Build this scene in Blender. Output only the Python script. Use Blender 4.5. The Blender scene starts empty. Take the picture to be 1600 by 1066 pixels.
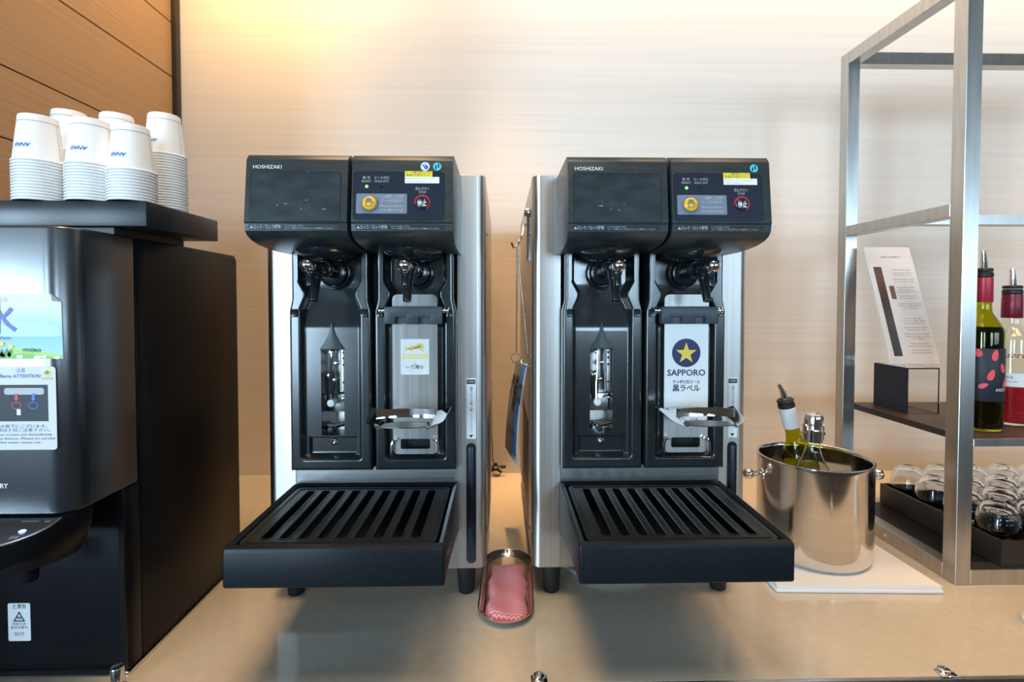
import bpy, bmesh, math, random
import numpy as np
from mathutils import Vector, Matrix
R = math.radians
random.seed(4)
S = bpy.context.scene
C = S.collection

# ------------------------------------------------------------------ camera, sky, lights, exposure
cd = bpy.data.cameras.new('camera'); cam = bpy.data.objects.new('camera', cd); C.objects.link(cam)
cam.location = (0, 0, .55)
cam.rotation_euler = (R(90 - 1.5), 0, R(-1.25))
cd.sensor_width = 36; cd.lens = 18; cd.shift_y = -42 / 1600
cd.clip_start = .02; cd.clip_end = 100
S.camera = cam

S.view_settings.view_transform = 'Standard'
S.view_settings.look = 'None'
S.view_settings.gamma = 1
S.view_settings.use_curve_mapping = False
S.view_settings.exposure = 0.08

W = bpy.data.worlds.new('world'); S.world = W; W.use_nodes = True
bg = W.node_tree.nodes['Background']; bg.inputs[0].default_value = (.58, .80, 1, 1); bg.inputs[1].default_value = 1.8

def area(name, loc, target, sx, sy, power, col, spread=180):
    l = bpy.data.lights.new(name, 'AREA'); l.shape = 'RECTANGLE'; l.size = sx; l.size_y = sy
    l.energy = power; l.color = col; l.spread = R(spread)
    o = bpy.data.objects.new(name, l); C.objects.link(o); o.location = loc
    o.rotation_euler = (Vector(target) - Vector(loc)).to_track_quat('-Z', 'Y').to_euler()
    return o
# daylight through the window band at the far side of the room
for wx0, wx1, wz0, wz1, wl in ((-8.7, -6.5, -.85, 2.32, 115), (-4.7, -3.2, -.85, 2.32, 70), (.9, 2.4, .28, 1.8, 68), (3.6, 8.9, .28, 1.8, 27)):
    area('window_daylight', ((wx0 + wx1) / 2, -7.2, (wz0 + wz1) / 2), ((wx0 + wx1) / 2, 0, (wz0 + wz1) / 2), wx1 - wx0, wz1 - wz0, wl * (wz1 - wz0) * (wx1 - wx0), (.56, .79, 1))
# LED cove strip over the back wall, and the warm downlight in the corner
area('cove_light', (1.4, 1.20, 2.2), (1.4, 1.66, .5), 4.6, .06, 8, (1, .50, .20))
for lx, le in ((.015, 1.15), (.95, .6), (1.75, .6)):
    area('wall_downlight', (lx, 1.30, 2.36), (lx, 1.49, 0), .07, .07, le, (1, .58, .26), 22)
area('cove_wash', (1.6, 1.44, 1.70), (1.6, 1.66, 1.0), 4.4, .05, 7.5, (1, .80, .56))
area('cove_light_warm', (-.72, 1.40, 1.62), (-.72, 1.66, 1.0), .5, .05, 2.4, (1, .62, .24))
for lx, le in ((-.42, 5.5), (.95, 4.2), (1.75, 4.2)):
    area('ceiling_lamp_and_fill', (lx, .50, 2.38), (lx, .80, 0), .6, .6, le, (1, .64, .34), 80)
area('ceiling_lamp_and_fill', (.05, .10, 2.38), (.05, .60, 0), .6, .6, 3.2, (1, .93, .80), 90)  # added neutral fill, no real fixture: brightens the middle of the counter
sp = bpy.data.lights.new('corner_downlight', 'SPOT'); sp.energy = 7.5; sp.color = (1, .62, .26); sp.spot_size = R(95); sp.spot_blend = .8; sp.shadow_soft_size = .04
so = bpy.data.objects.new('corner_downlight', sp); C.objects.link(so); so.location = (-.45, 1.25, 1.72)
so.rotation_euler = (Vector((-1.05, 1.45, .75)) - so.location).to_track_quat('-Z', 'Y').to_euler()

# ------------------------------------------------------------------ materials
def mat(name, col, rough=.5, metal=0, trans=0, ior=1.45, emit=None, estr=0, coat=0, spec=None, alpha=1):
    m = bpy.data.materials.new(name); m.use_nodes = True
    b = m.node_tree.nodes['Principled BSDF']
    b.inputs['Base Color'].default_value = (*col, 1); b.inputs['Roughness'].default_value = rough
    b.inputs['Metallic'].default_value = metal; b.inputs['IOR'].default_value = ior
    b.inputs['Transmission Weight'].default_value = trans
    b.inputs['Coat Weight'].default_value = coat; b.inputs['Coat Roughness'].default_value = .08
    if spec is not None: b.inputs['Specular IOR Level'].default_value = spec
    if emit: b.inputs['Emission Color'].default_value = (*emit, 1); b.inputs['Emission Strength'].default_value = estr
    return m
def nodes(m): return m.node_tree.nodes, m.node_tree.links, m.node_tree.nodes['Principled BSDF']
def grain(m, scale, c0, c1, bump=0.0, rough=None, detail=4, lo=.3, hi=.7):
    """stretched noise on object coordinates: colour between c0 and c1, optional bump and roughness range"""
    n, l, b = nodes(m)
    tc = n.new('ShaderNodeTexCoord'); mp = n.new('ShaderNodeMapping'); mp.inputs['Scale'].default_value = scale
    nz = n.new('ShaderNodeTexNoise'); nz.inputs['Scale'].default_value = 1; nz.inputs['Detail'].default_value = detail
    l.new(tc.outputs['Object'], mp.inputs[0]); l.new(mp.outputs[0], nz.inputs['Vector'])
    r = n.new('ShaderNodeValToRGB'); r.color_ramp.elements[0].position = lo; r.color_ramp.elements[1].position = hi
    r.color_ramp.elements[0].color = (*c0, 1); r.color_ramp.elements[1].color = (*c1, 1)
    l.new(nz.outputs[0], r.inputs[0]); l.new(r.outputs[0], b.inputs['Base Color'])
    if bump:
        bp = n.new('ShaderNodeBump'); bp.inputs['Strength'].default_value = bump; bp.inputs['Distance'].default_value = .001
        l.new(nz.outputs[0], bp.inputs['Height']); l.new(bp.outputs[0], b.inputs['Normal'])
    if rough:
        mr = n.new('ShaderNodeMapRange'); mr.inputs[3].default_value = rough[0]; mr.inputs[4].default_value = rough[1]
        l.new(nz.outputs[0], mr.inputs[0]); l.new(mr.outputs[0], b.inputs['Roughness'])
    return m
M = {}
M['wall'] = grain(mat('cream_veneer', (.75, .66, .54), .5), (1.2, 1, 90), (.72, .65, .565), (.77, .705, .625), .03)
M['wood'] = grain(mat('brown_veneer', (.4, .25, .13), .45), (30, 2.0, 160), (.30, .185, .095), (.36, .23, .125), .05)
M['counter'] = grain(mat('beige_counter', (.6, .52, .42), .12, coat=.3), (60, 60, 60), (.60, .535, .435), (.65, .585, .48), 0, (.10, .16))
M['steel'] = grain(mat('brushed_steel', (.6, .6, .6), .3, 1), (240, 240, 1.5), (.56, .555, .54), (.70, .69, .67), .04, (.34, .44))
for k_ in ('steel',):
    n_, l_, b_ = nodes(M[k_]); tg = n_.new('ShaderNodeTangent'); tg.direction_type = 'RADIAL'; tg.axis = 'Z'
    l_.new(tg.outputs[0], b_.inputs['Tangent']); b_.inputs['Anisotropic'].default_value = .75; b_.inputs['Anisotropic Rotation'].default_value = .25
M['steel_h'] = grain(mat('brushed_steel_horizontal', (.6, .6, .6), .3, 1), (2, 200, 200), (.56, .555, .54), (.70, .69, .67), .05, (.24, .36))
M['rack'] = grain(mat('satin_steel', (.5, .5, .5), .3, 1), (90, 90, 6), (.50, .485, .46), (.60, .585, .56), .04, (.26, .36))
M['chrome'] = mat('chrome', (.78, .76, .74), .07, 1)
M['bucket'] = grain(mat('polished_steel', (.7, .68, .66), .1, 1), (8, 8, 60), (.66, .63, .60), (.74, .71, .68), .01, (.08, .15))
M['black'] = grain(mat('black_gloss_plastic', (.013, .017, .018), .2, ior=1.75), (40, 40, 14), (.010, .014, .015), (.016, .021, .022), 0, (.18, .23))
M['tap'] = mat('tap_black_plastic', (.010, .012, .013), .16)
M['bracket'] = mat('slate_plastic', (.045, .055, .068), .4)
M['joint'] = mat('dark_brown_joint', (.075, .04, .02), .7)
M['head'] = grain(mat('charcoal_plastic', (.03, .034, .036), .34), (30, 30, 120), (.020, .029, .032), (.029, .040, .043), .02, (.28, .42))
M['head_plate'] = grain(mat('charcoal_plate', (.03, .034, .036), .25), (25, 25, 60), (.018, .026, .029), (.031, .042, .046), 0, (.16, .34))
M['navy'] = mat('control_navy', (.017, .022, .038), .25)
M['tray'] = grain(mat('black_tray_plastic', (.010, .014, .018), .38, spec=.18), (200, 200, 200), (.009, .012, .015), (.013, .017, .021), .03, (.28, .40))
M['rubber'] = mat('black_rubber', (.012, .012, .013), .45)
M['cavity'] = mat('dark_cavity', (.008, .009, .01), .5)
M['server'] = grain(mat('server_black', (.007, .007, .009), .32, spec=.16), (6, 6, 6), (.007, .007, .009), (.009, .010, .012), 0, (.28, .33))
M['server_front'] = grain(mat('server_front_gloss', (.012, .017, .026), .26, ior=2.3, coat=.0), (8, 8, 8), (.011, .016, .025), (.014, .019, .028), 0, (.24, .28))
M['slab'] = grain(mat('black_slab_board', (.02, .022, .026), .3), (4, 100, 100), (.016, .019, .024), (.026, .030, .036), .03)
M['paper'] = mat('white_paper', (.90, .90, .88), .6)
M['paper_rim'] = mat('white_paper_rim', (.92, .92, .91), .5)
M['white'] = mat('white_print', (.82, .83, .84), .4)
M['label_white'] = mat('white_label', (.78, .80, .80), .6, spec=.25)
M['text_grey'] = mat('grey_print', (.45, .48, .5), .4)
M['text_dim'] = mat('dim_print', (.16, .18, .19), .4)
M['text_navy'] = mat('navy_print', (.02, .025, .09), .4)
M['text_black'] = mat('black_print', (.012, .012, .014), .4)
M['text_blue'] = mat('blue_print', (.03, .16, .62), .4)
M['text_pale'] = mat('pale_grey_print', (.42, .44, .47), .5)
M['yellow'] = mat('yellow_print', (.86, .70, .03), .4)
M['amber'] = mat('amber_button', (.86, .47, .02), .25, coat=.5)
M['gold'] = mat('gold_print', (.83, .58, .08), .35)
M['gold_pale'] = mat('pale_gold_print', (.88, .70, .25), .4)
M['red'] = mat('red_print', (.55, .02, .04), .35)
M['cyan'] = mat('cyan_print', (.08, .55, .66), .35)
M['bluegrey'] = mat('blue_grey_label', (.16, .20, .26), .35)
M['led_green'] = mat('led_green', (.1, .6, .1), .3, emit=(.2, 1, .15), estr=2.0)
M['led_blue'] = mat('led_blue', (.1, .2, .9), .3, emit=(.25, .45, 1), estr=7)
M['led_off'] = mat('led_off', (.01, .01, .015), .2)
M['roller'] = mat('white_roller', (.8, .8, .78), .4)
M['glass'] = mat('clear_glass', (1, 1, 1), 0, trans=1, ior=1.45)
M['acrylic'] = mat('clear_acrylic', (.98, .99, .98), .02, trans=1, ior=1.12)
M['bottle_green'] = mat('olive_bottle_glass', (.62, .61, .05), .02, trans=1, ior=1.3)
M['bottle_clear'] = mat('clear_bottle_glass', (.93, .95, .88), .01, trans=1, ior=1.35)
M['white_wine'] = mat('pale_wine', (.80, .78, .34), .0, trans=1, ior=1.2)
M['red_wine'] = mat('dark_wine', (.010, .004, .006), .08)
M['rose'] = mat('red_liqueur', (.72, .02, .03), .05, trans=.45, ior=1.33)
M['capsule_red'] = mat('red_capsule', (.40, .02, .035), .35, .2)
M['capsule_dark'] = mat('dark_red_capsule', (.16, .008, .02), .35, .2)
M['label_dark'] = mat('charcoal_label', (.018, .022, .032), .5)
M['petal'] = mat('coral_print', (.80, .09, .11), .45)
M['tube_clear'] = mat('translucent_tube', (.8, .82, .78), .25, trans=.5, ior=1.3)
M['napkin'] = mat('white_napkin', (.87, .87, .87), .8)
M['door_black'] = mat('black_card', (.012, .014, .02), .6)
M['floor'] = grain(mat('floor_carpet', (.12, .11, .10), .8), (3, 3, 3), (.10, .09, .085), (.15, .14, .13))
M['ceiling'] = mat('ceiling_paint', (.27, .25, .22), .8)
M['frame_dark'] = mat('window_frame_dark', (.03, .03, .032), .4)
M['trim_black'] = mat('black_trim', (.018, .015, .013), .4)
def cloth_mat():
    m = mat('pink_cloth', (.8, .2, .24), .85); n, l, b = nodes(m)
    tc = n.new('ShaderNodeTexCoord'); mp = n.new('ShaderNodeMapping'); mp.inputs['Rotation'].default_value = (0, 0, R(90))
    w = n.new('ShaderNodeTexWave'); w.wave_type = 'BANDS'; w.bands_direction = 'X'; w.inputs['Scale'].default_value = 48
    # wavy bands: offset the along coordinate by a sine of the across one
    sx = n.new('ShaderNodeSeparateXYZ'); l.new(tc.outputs['Object'], sx.inputs[0])
    m1 = n.new('ShaderNodeMath'); m1.operation = 'MULTIPLY'; m1.inputs[1].default_value = 760; l.new(sx.outputs[0], m1.inputs[0])
    m2 = n.new('ShaderNodeMath'); m2.operation = 'SINE'; l.new(m1.outputs[0], m2.inputs[0])
    m3 = n.new('ShaderNodeMath'); m3.operation = 'MULTIPLY'; m3.inputs[1].default_value = .0014; l.new(m2.outputs[0], m3.inputs[0])
    m4 = n.new('ShaderNodeMath'); m4.operation = 'ADD'; l.new(sx.outputs[1], m4.inputs[0]); l.new(m3.outputs[0], m4.inputs[1])
    cx = n.new('ShaderNodeCombineXYZ'); l.new(m4.outputs[0], cx.inputs[0]); l.new(cx.outputs[0], w.inputs['Vector'])
    r = n.new('ShaderNodeValToRGB'); r.color_ramp.elements[0].color = (.74, .20, .27, 1); r.color_ramp.elements[1].color = (.88, .56, .62, 1)
    r.color_ramp.elements[0].position = .5; r.color_ramp.elements[1].position = .85
    l.new(w.outputs[1], r.inputs[0]); l.new(r.outputs[0], b.inputs['Base Color'])
    return m
M['cloth'] = cloth_mat()
def weave_mat(name, c0, c1, scale):
    m = mat(name, c0, .5); n, l, b = nodes(m)
    tc = n.new('ShaderNodeTexCoord'); ck = n.new('ShaderNodeTexChecker'); ck.inputs['Scale'].default_value = scale
    ck.inputs[1].default_value = (*c0, 1); ck.inputs[2].default_value = (*c1, 1)
    l.new(tc.outputs['Object'], ck.inputs[0]); l.new(ck.outputs[0], b.inputs['Base Color'])
    return m
M['weave'] = weave_mat('brown_weave', (.10, .055, .035), (.035, .022, .016), 330)
M['vent'] = weave_mat('perforated_steel', (.35, .33, .31), (.03, .03, .03), 260)
def zgrad(name, stops, z0, z1, rough=.6):
    """flat print: colour bands that run up the object between its own heights z0 and z1"""
    m = mat(name, (1, 1, 1), rough, spec=.2); n, l, b = nodes(m)
    tc = n.new('ShaderNodeTexCoord'); sx = n.new('ShaderNodeSeparateXYZ'); mr = n.new('ShaderNodeMapRange')
    mr.inputs[1].default_value = z0; mr.inputs[2].default_value = z1
    l.new(tc.outputs['Object'], sx.inputs[0]); l.new(sx.outputs[2], mr.inputs[0])
    r = n.new('ShaderNodeValToRGB'); e = r.color_ramp.elements
    e[0].position, e[0].color = stops[0][0], (*stops[0][1], 1); e[1].position, e[1].color = stops[-1][0], (*stops[-1][1], 1)
    for p, c in stops[1:-1]: k = e.new(p); k.color = (*c, 1)
    l.new(mr.outputs[0], r.inputs[0]); l.new(r.outputs[0], b.inputs['Base Color'])
    return m

# ------------------------------------------------------------------ mesh helpers
def link(o, parent=None):
    C.objects.link(o)
    if parent: o.parent = parent
    return o
def obj(name, bm, m, parent=None, angle=35, **props):
    bmesh.ops.recalc_face_normals(bm, faces=bm.faces) if props.pop('recalc', True) else None
    me = bpy.data.meshes.new(name); bm.to_mesh(me); bm.free()
    me.materials.append(M[m] if isinstance(m, str) else m)
    me.polygons.foreach_set('use_smooth', [True] * len(me.polygons))
    me.set_sharp_from_angle(angle=R(angle))
    o = link(bpy.data.objects.new(name, me), parent)
    for k, v in props.items(): o[k] = v
    return o
def thing(name, label, cat, loc=(0, 0, 0), rz=0, group=None):
    o = link(bpy.data.objects.new(name, None)); o.empty_display_size = .05
    o.location = loc; o.rotation_euler = (0, 0, rz); tag(o, label, cat, group); return o
def tag(o, label, cat, group=None):
    o['label'] = label; o['category'] = cat
    if group: o['group'] = group
    return o
def struct(name, bm, m, parent=None, **k):
    o = obj(name, bm, m, parent, **k)
    if not parent: o['kind'] = 'structure'
    return o
def B(): return bmesh.new()
def faces_of(bm, n0): bm.faces.ensure_lookup_table(); return bm.faces[n0:]
def bevel_new(bm, nf, off, seg=2, ang=30):
    fs = faces_of(bm, nf); es = {e for f in fs for e in f.edges}
    bm.normal_update()
    es = [e for e in es if len(e.link_faces) == 2 and e.calc_face_angle(0) > R(ang)]
    bmesh.ops.bevel(bm, geom=es, offset=off, segments=seg, profile=.5, affect='EDGES', clamp_overlap=True)
def box(bm, x0, x1, y0, y1, z0, z1, bev=0, seg=2):
    nf = len(bm.faces)
    v = [bm.verts.new((x, y, z)) for z in (z0, z1) for y in (y0, y1) for x in (x0, x1)]
    for q in ((0, 2, 3, 1), (4, 5, 7, 6), (0, 1, 5, 4), (2, 6, 7, 3), (0, 4, 6, 2), (1, 3, 7, 5)): bm.faces.new([v[i] for i in q])
    if bev: bevel_new(bm, nf, bev, seg)
    return bm
def prism(bm, poly, axis, a, b, bev=0, seg=2, ang=30):
    """poly in the two other axes (in x<y<z order), extruded along axis from a to b"""
    nf = len(bm.faces)
    def P(p, t):
        return {'x': (t, p[0], p[1]), 'y': (p[0], t, p[1]), 'z': (p[0], p[1], t)}[axis]
    A = [bm.verts.new(P(p, a)) for p in poly]; Bv = [bm.verts.new(P(p, b)) for p in poly]
    n = len(poly)
    bm.faces.new(A); bm.faces.new(Bv[::-1])
    for i in range(n): bm.faces.new((A[i], Bv[i], Bv[(i + 1) % n], A[(i + 1) % n]))
    bmesh.ops.recalc_face_normals(bm, faces=faces_of(bm, nf))
    if bev: bevel_new(bm, nf, bev, seg, ang)
    return bm
def lathe(bm, prof, n=32, c=(0, 0, 0), axis=(0, 0, 1), closed=False):
    """prof = [(radius, height)...] turned about axis through c"""
    q = Vector((0, 0, 1)).rotation_difference(Vector(axis)); c = Vector(c)
    rings = []
    for r, h in prof:
        if r < 1e-6: rings.append([bm.verts.new(c + q @ Vector((0, 0, h)))])
        else: rings.append([bm.verts.new(c + q @ Vector((r * math.cos(2 * math.pi * i / n), r * math.sin(2 * math.pi * i / n), h))) for i in range(n)])
    pairs = list(zip(rings, rings[1:])) + ([(rings[-1], rings[0])] if closed else [])
    for a, b in pairs:
        for i in range(n):
            j = (i + 1) % n
            if len(a) == 1 and len(b) == 1: break
            if len(a) == 1: bm.faces.new((a[0], b[j], b[i]))
            elif len(b) == 1: bm.faces.new((a[i], a[j], b[0]))
            else: bm.faces.new((a[i], a[j], b[j], b[i]))
    return bm
def cyl(bm, p0, p1, r0, r1=None, n=24, bev=0):
    r1 = r0 if r1 is None else r1; p0 = Vector(p0); d = Vector(p1) - p0; L = d.length
    if bev: pr = [(0, 0), (r0 - bev, 0), (r0 - bev * .3, bev * .3), (r0, bev), (r1, L - bev), (r1 - bev * .3, L - bev * .3), (r1 - bev, L), (0, L)]
    else: pr = [(0, 0), (r0, 0), (r1, L), (0, L)]
    return lathe(bm, pr, n, p0, d.normalized())
def sphere(bm, c, r, n=20, sz=1):
    k = n // 2
    return lathe(bm, [(r * math.sin(math.pi * i / k), -r * sz * math.cos(math.pi * i / k)) for i in range(k + 1)], n, c)
def tube(bm, pts, r, n=8, closed=False):
    pts = [Vector(p) for p in pts]; N = len(pts); rings = []
    up = Vector((0, 0, 1)); prev = None
    for i, p in enumerate(pts):
        a = pts[(i - 1) % N] if (closed or i) else p; b = pts[(i + 1) % N] if (closed or i < N - 1) else p
        t = (b - a).normalized()
        if prev is None:
            u = t.cross(up)
            if u.length < .1: u = t.cross(Vector((1, 0, 0)))
        else: u = prev - t * prev.dot(t)
        u.normalize(); prev = u; v = t.cross(u)
        rr = r[i] if isinstance(r, (list, tuple)) else r
        rings.append([bm.verts.new(p + (u * math.cos(2 * math.pi * k / n) + v * math.sin(2 * math.pi * k / n)) * rr) for k in range(n)])
    for i in range(N if closed else N - 1):
        a, b = rings[i], rings[(i + 1) % N]
        for k in range(n): bm.faces.new((a[k], a[(k + 1) % n], b[(k + 1) % n], b[k]))
    if not closed: bm.faces.new(rings[0]); bm.faces.new(rings[-1][::-1])
    return bm
def rrect(x0, x1, z0, z1, r, k=5):
    p = []
    for cx, cz, a0 in ((x1 - r, z1 - r, 0), (x0 + r, z1 - r, 90), (x0 + r, z0 + r, 180), (x1 - r, z0 + r, 270)):
        p += [(cx + r * math.cos(R(a0 + 90 * i / k)), cz + r * math.sin(R(a0 + 90 * i / k))) for i in range(k + 1)]
    return p
def circ(cx, cz, r, n=28): return [(cx + r * math.cos(2 * math.pi * i / n), cz + r * math.sin(2 * math.pi * i / n)) for i in range(n)]
class Face:
    """a flat (or bent) surface to print on: maps (x right, z up, lift) to a point"""
    def __init__(s, o=(0, 0, 0), right=(1, 0, 0), up=(0, 0, 1), fn=None):
        s.o, s.r, s.u = Vector(o), Vector(right).normalized(), Vector(up).normalized(); s.n = s.r.cross(s.u); s.fn = fn
    def __call__(s, x, z, lift=0):
        if s.fn: return Vector(s.fn(x, z, lift))
        return s.o + s.r * x + s.u * z + s.n * lift
def plate(bm, F, poly, lift=.0003, base=0):
    """thin plate of an outline lying on face F"""
    nf = len(bm.faces)
    A = [bm.verts.new(F(x, z, base)) for x, z in poly]; T = [bm.verts.new(F(x, z, lift)) for x, z in poly]
    n = len(poly); bm.faces.new(T); bm.faces.new(A[::-1])
    for i in range(n): bm.faces.new((A[i], A[(i + 1) % n], T[(i + 1) % n], T[i]))
    return bm
def holed(bm, outer, holes, F, lift0, lift1):
    """outline with holes, as a plate between two lifts of face F"""
    cu = bpy.data.curves.new('t', 'CURVE'); cu.dimensions = '2D'; cu.fill_mode = 'BOTH'; cu.extrude = .5
    for poly in [outer] + holes:
        sp = cu.splines.new('POLY'); sp.points.add(len(poly) - 1); sp.use_cyclic_u = True
        for p, q in zip(sp.points, poly): p.co = (q[0], q[1], 0, 1)
    return from_curve(bm, cu, lambda v: F(v.x, v.y, lift0 + (v.z + .5) * (lift1 - lift0)))
def from_curve(bm, cu, fn):
    o = bpy.data.objects.new('t', cu); me = bpy.data.meshes.new_from_object(o)
    vs = [bm.verts.new(fn(v.co)) for v in me.vertices]
    for p in me.polygons:
        try: bm.faces.new([vs[i] for i in p.vertices])
        except ValueError: pass
    bpy.data.objects.remove(o); bpy.data.meshes.remove(me); bpy.data.curves.remove(cu)
    return bm
def text(bm, F, s, x, z, h, align='CENTER', width=None, lift=.0004, bold=0, rot=0, shear=0, vertical=False):
    """lettering of cap height about h, baseline-centred at (x, z) of face F"""
    if vertical:
        for i, ch in enumerate(s): text(bm, F, ch, x, z - i * h * 1.12, h, 'CENTER', None, lift, bold)
        return bm
    cu = bpy.data.curves.new('t', 'FONT'); cu.body = s; cu.size = h / .72; cu.align_x = align; cu.align_y = 'CENTER'
    cu.resolution_u = 2; cu.offset = bold; cu.shear = shear
    o = bpy.data.objects.new('t', cu); me = bpy.data.meshes.new_from_object(o)
    if len(me.vertices):
        co = np.array([v.co[:] for v in me.vertices]); sx = 1
        if width: sx = width / max(1e-6, co[:, 0].max() - co[:, 0].min())
        c, sn = math.cos(rot), math.sin(rot)
        vs = [bm.verts.new(F(x + (a * sx) * c - b * sn, z + (a * sx) * sn + b * c, lift)) for a, b, _ in co]
        for p in me.polygons:
            try: bm.faces.new([vs[i] for i in p.vertices])
            except ValueError: pass
    bpy.data.objects.remove(o); bpy.data.meshes.remove(me); bpy.data.curves.remove(cu)
    return bm
def letters(parent, F, m, items, name='lettering', **kw):
    bm = B()
    for it in items:
        a = dict(kw); a.update(it[4] if len(it) > 4 else {}); text(bm, F, it[0], it[1], it[2], it[3], **a)
    return obj(name, bm, m, parent, recalc=False)
def pl(name, parent, F, m, poly, lift=.0003, base=0, **p): return obj(name, plate(B(), F, poly, lift, base), m, parent, **p)

# ------------------------------------------------------------------ the setting
bm = B(); box(bm, -1.02, 4.2, 1.62, 1.66, -.9, 2.42); struct('wall_back', bm, 'wall')
bm = B(); box(bm, -1.06, -1.012, .45, 1.66, -.9, 2.42); wl = struct('wall_left', bm, 'joint')
zj = [-.9, -.55, -.2, .0, .18, .36, .535, .705, .878, 1.023, 1.231, 1.395, 1.575, 1.75, 1.93, 2.10, 2.42]
for a, b in zip(zj, zj[1:]):
    bm = B(); box(bm, -1.014, -1.0, .45, 1.60, a + .0013, b - .0013, .0012, 1); obj('panel', bm, 'wood', wl)
bm = B(); box(bm, -1.012, -.985, 1.598, 1.62, -.9, 2.42, .002); struct('trim_1', bm, 'trim_black')
bm = B(); box(bm, -9, 9, -7.4, 1.66, -.94, -.9); struct('floor', bm, 'floor')
bm = B(); box(bm, -9, 9, -7.4, 1.66, 2.42, 2.46); struct('ceiling', bm, 'ceiling')
bm = B(); box(bm, -9.04, -9, -7.4, 1.66, -.94, 2.46); struct('wall_far_left', bm, 'ceiling')
bm = B(); box(bm, 9, 9.04, -7.4, 1.66, -.94, 2.46); struct('wall_far_right', bm, 'ceiling')
bm = B(); box(bm, -9, -1.06, 1.62, 1.66, -.94, 2.46); struct('wall_niche', bm, 'wood')
bm = B(); box(bm, -3.2, 9, -7.1, -7.0, -.94, .28); struct('wall_front', bm, 'ceiling')
bm = B(); box(bm, -9, 9, -7.1, -7.0, 2.32, 2.46); struct('wall_front_top', bm, 'ceiling')
bm = B(); box(bm, .9, 8.9, -7.1, -7.0, 1.80, 2.32); struct('wall_front_header', bm, 'ceiling')
bm = B(); box(bm, -.8, 9, -1.72, -1.60, -.9, .50, .01); struct('daylight_barrier', bm, 'ceiling')  # unseen barrier added to keep daylight off the lower back wall
for i, (x0, x1) in enumerate(((-9, -8.7), (-6.5, -4.7), (-3.2, .9), (2.4, 3.6), (8.9, 9))):
    bm = B(); box(bm, x0, x1, -7.1, -7.0, -.9 if x0 < -4 else .28, 2.32); struct('wall_pier_%d' % (i + 1), bm, 'ceiling')
for i, x in enumerate((-3.95, 1.65, 4.9, 6.2, 7.5)):
    bm = B(); box(bm, x - .035, x + .035, -7.09, -7.03, -.9 if x < 0 else .28, 2.32); struct('window_%d' % (i + 1), bm, 'frame_dark')
bm = B(); box(bm, -1.0, 4.2, 1.08, 1.12, 1.75, 2.42); struct('trim_2', bm, 'wall')      # cove fascia hiding the LED strip
# counter with its front edge strip
bm = B(); box(bm, -.984, 4.2, .722, 1.6195, -.035, 0); ct = tag(obj('counter', bm, 'counter'), 'glossy beige countertop carrying both beer dispensers', 'counter')
bm = B(); box(bm, -.984, 4.2, .716, .722, -.036, -.0005, .0008, 1); obj('edge_strip', bm, 'steel_h', ct)
bm = B(); box(bm, -.984, 4.2, .76, 1.59, -.9, -.0352); obj('base_cabinet', bm, 'wood', ct)
for x, l in ((-.548, 'small chrome clip pin on counter edge beside the water server'), (.055, 'small chrome clip pin at middle of counter front edge'), (.655, 'small chrome clip pin on counter edge at right, below the ice bucket')):
    t = thing('edge_clip', l, 'clip', (x, .724, 0), group='chrome clips on the counter edge')
    hh = .028 if x < 0 else .006
    bm = B(); cyl(bm, (0, .006, 0), (0, .006, hh), .0085, .0085, 20, .002); obj('pin', bm, 'chrome', t)
    bm = B(); box(bm, -.012, .012, -.007, .010, 0, .003, .001); cyl(bm, (.0, -.0085, .0015), (.018, -.0085, .0015), .003); obj('clip_plate', bm, 'chrome', t)

# ------------------------------------------------------------------ beer dispensers
def hw(v):                                   # half width of the moulded recess at height v
    pts = [(.20, .0505), (.535, .0505), (.556, .0415), (.566, .0415), (.585, .052), (.7, .052)]
    return float(np.interp(v, [p[0] for p in pts], [p[1] for p in pts]))
def sst(a, b, x): t = min(1, max(0, (x - a) / (b - a))); return t * t * (3 - 2 * t)
def panel_bm(slot):
    Z0, Z1 = .249, .662
    us = sorted({*np.round(np.linspace(-.0205, .0205, 9), 5), *np.round(np.linspace(.0205, .036, 5), 5), *np.round(-np.linspace(.0205, .036, 5), 5),
                 *np.round(np.linspace(.036, .0715, 26), 5), *np.round(-np.linspace(.036, .0715, 26), 5)})
    vs = sorted({*np.round(np.linspace(Z0, .309, 32), 5), *np.round(np.linspace(.309, .463, 20), 5), *np.round(np.linspace(.463, Z1, 84), 5)})
    bm = B(); G = []
    for v in vs:
        Wd = float(np.interp(v, [.2, .532, .552, .7], [.0715, .0715, .067, .067])); row = []
        for u in us:
            a = abs(u); s = 1 if u > 0 else -1
            uu = u if a < .03 else s * (.03 + (a - .03) * (Wd - .03) / (.0715 - .03))
            D = float(np.interp(v, [.2, .497, .503, .572, .58, .7], [.011, .011, .0115, .030, .031, .031]))
            h = hw(v); m = sst(-.0035, .0035, h - abs(uu)) * sst(.2675, .2745, v)
            y = m * D
            y += .007 * sst(.042, .039, abs(uu)) * sst(.2735, .2765, v) * sst(.3065, .3035, v)   # shallow ledge at the foot
            e = min(Wd - abs(uu), v - Z0)
            if e < .0045: q = .0045 - e; y += .0045 - math.sqrt(max(0, .0045 ** 2 - q * q))
            row.append(bm.verts.new((uu, -.025 + y, v)))
        G.append(row)
    for j in range(len(vs) - 1):
        for i in range(len(us) - 1):
            if slot and us[i] >= -.02051 and us[i + 1] <= .02051 and vs[j] >= .30899 and vs[j + 1] <= .46301: continue
            bm.faces.new((G[j][i], G[j][i + 1], G[j + 1][i + 1], G[j + 1][i]))
    es = [e for e in bm.edges if len(e.link_faces) == 1]
    r = bmesh.ops.extrude_edge_only(bm, edges=es)
    for g in r['geom']:
        if isinstance(g, bmesh.types.BMVert): g.co.y = .03 if (abs(g.co.x) < .0207 and .3 < g.co.z < .47) else .012
    return bm
PANEL = {}
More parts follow.
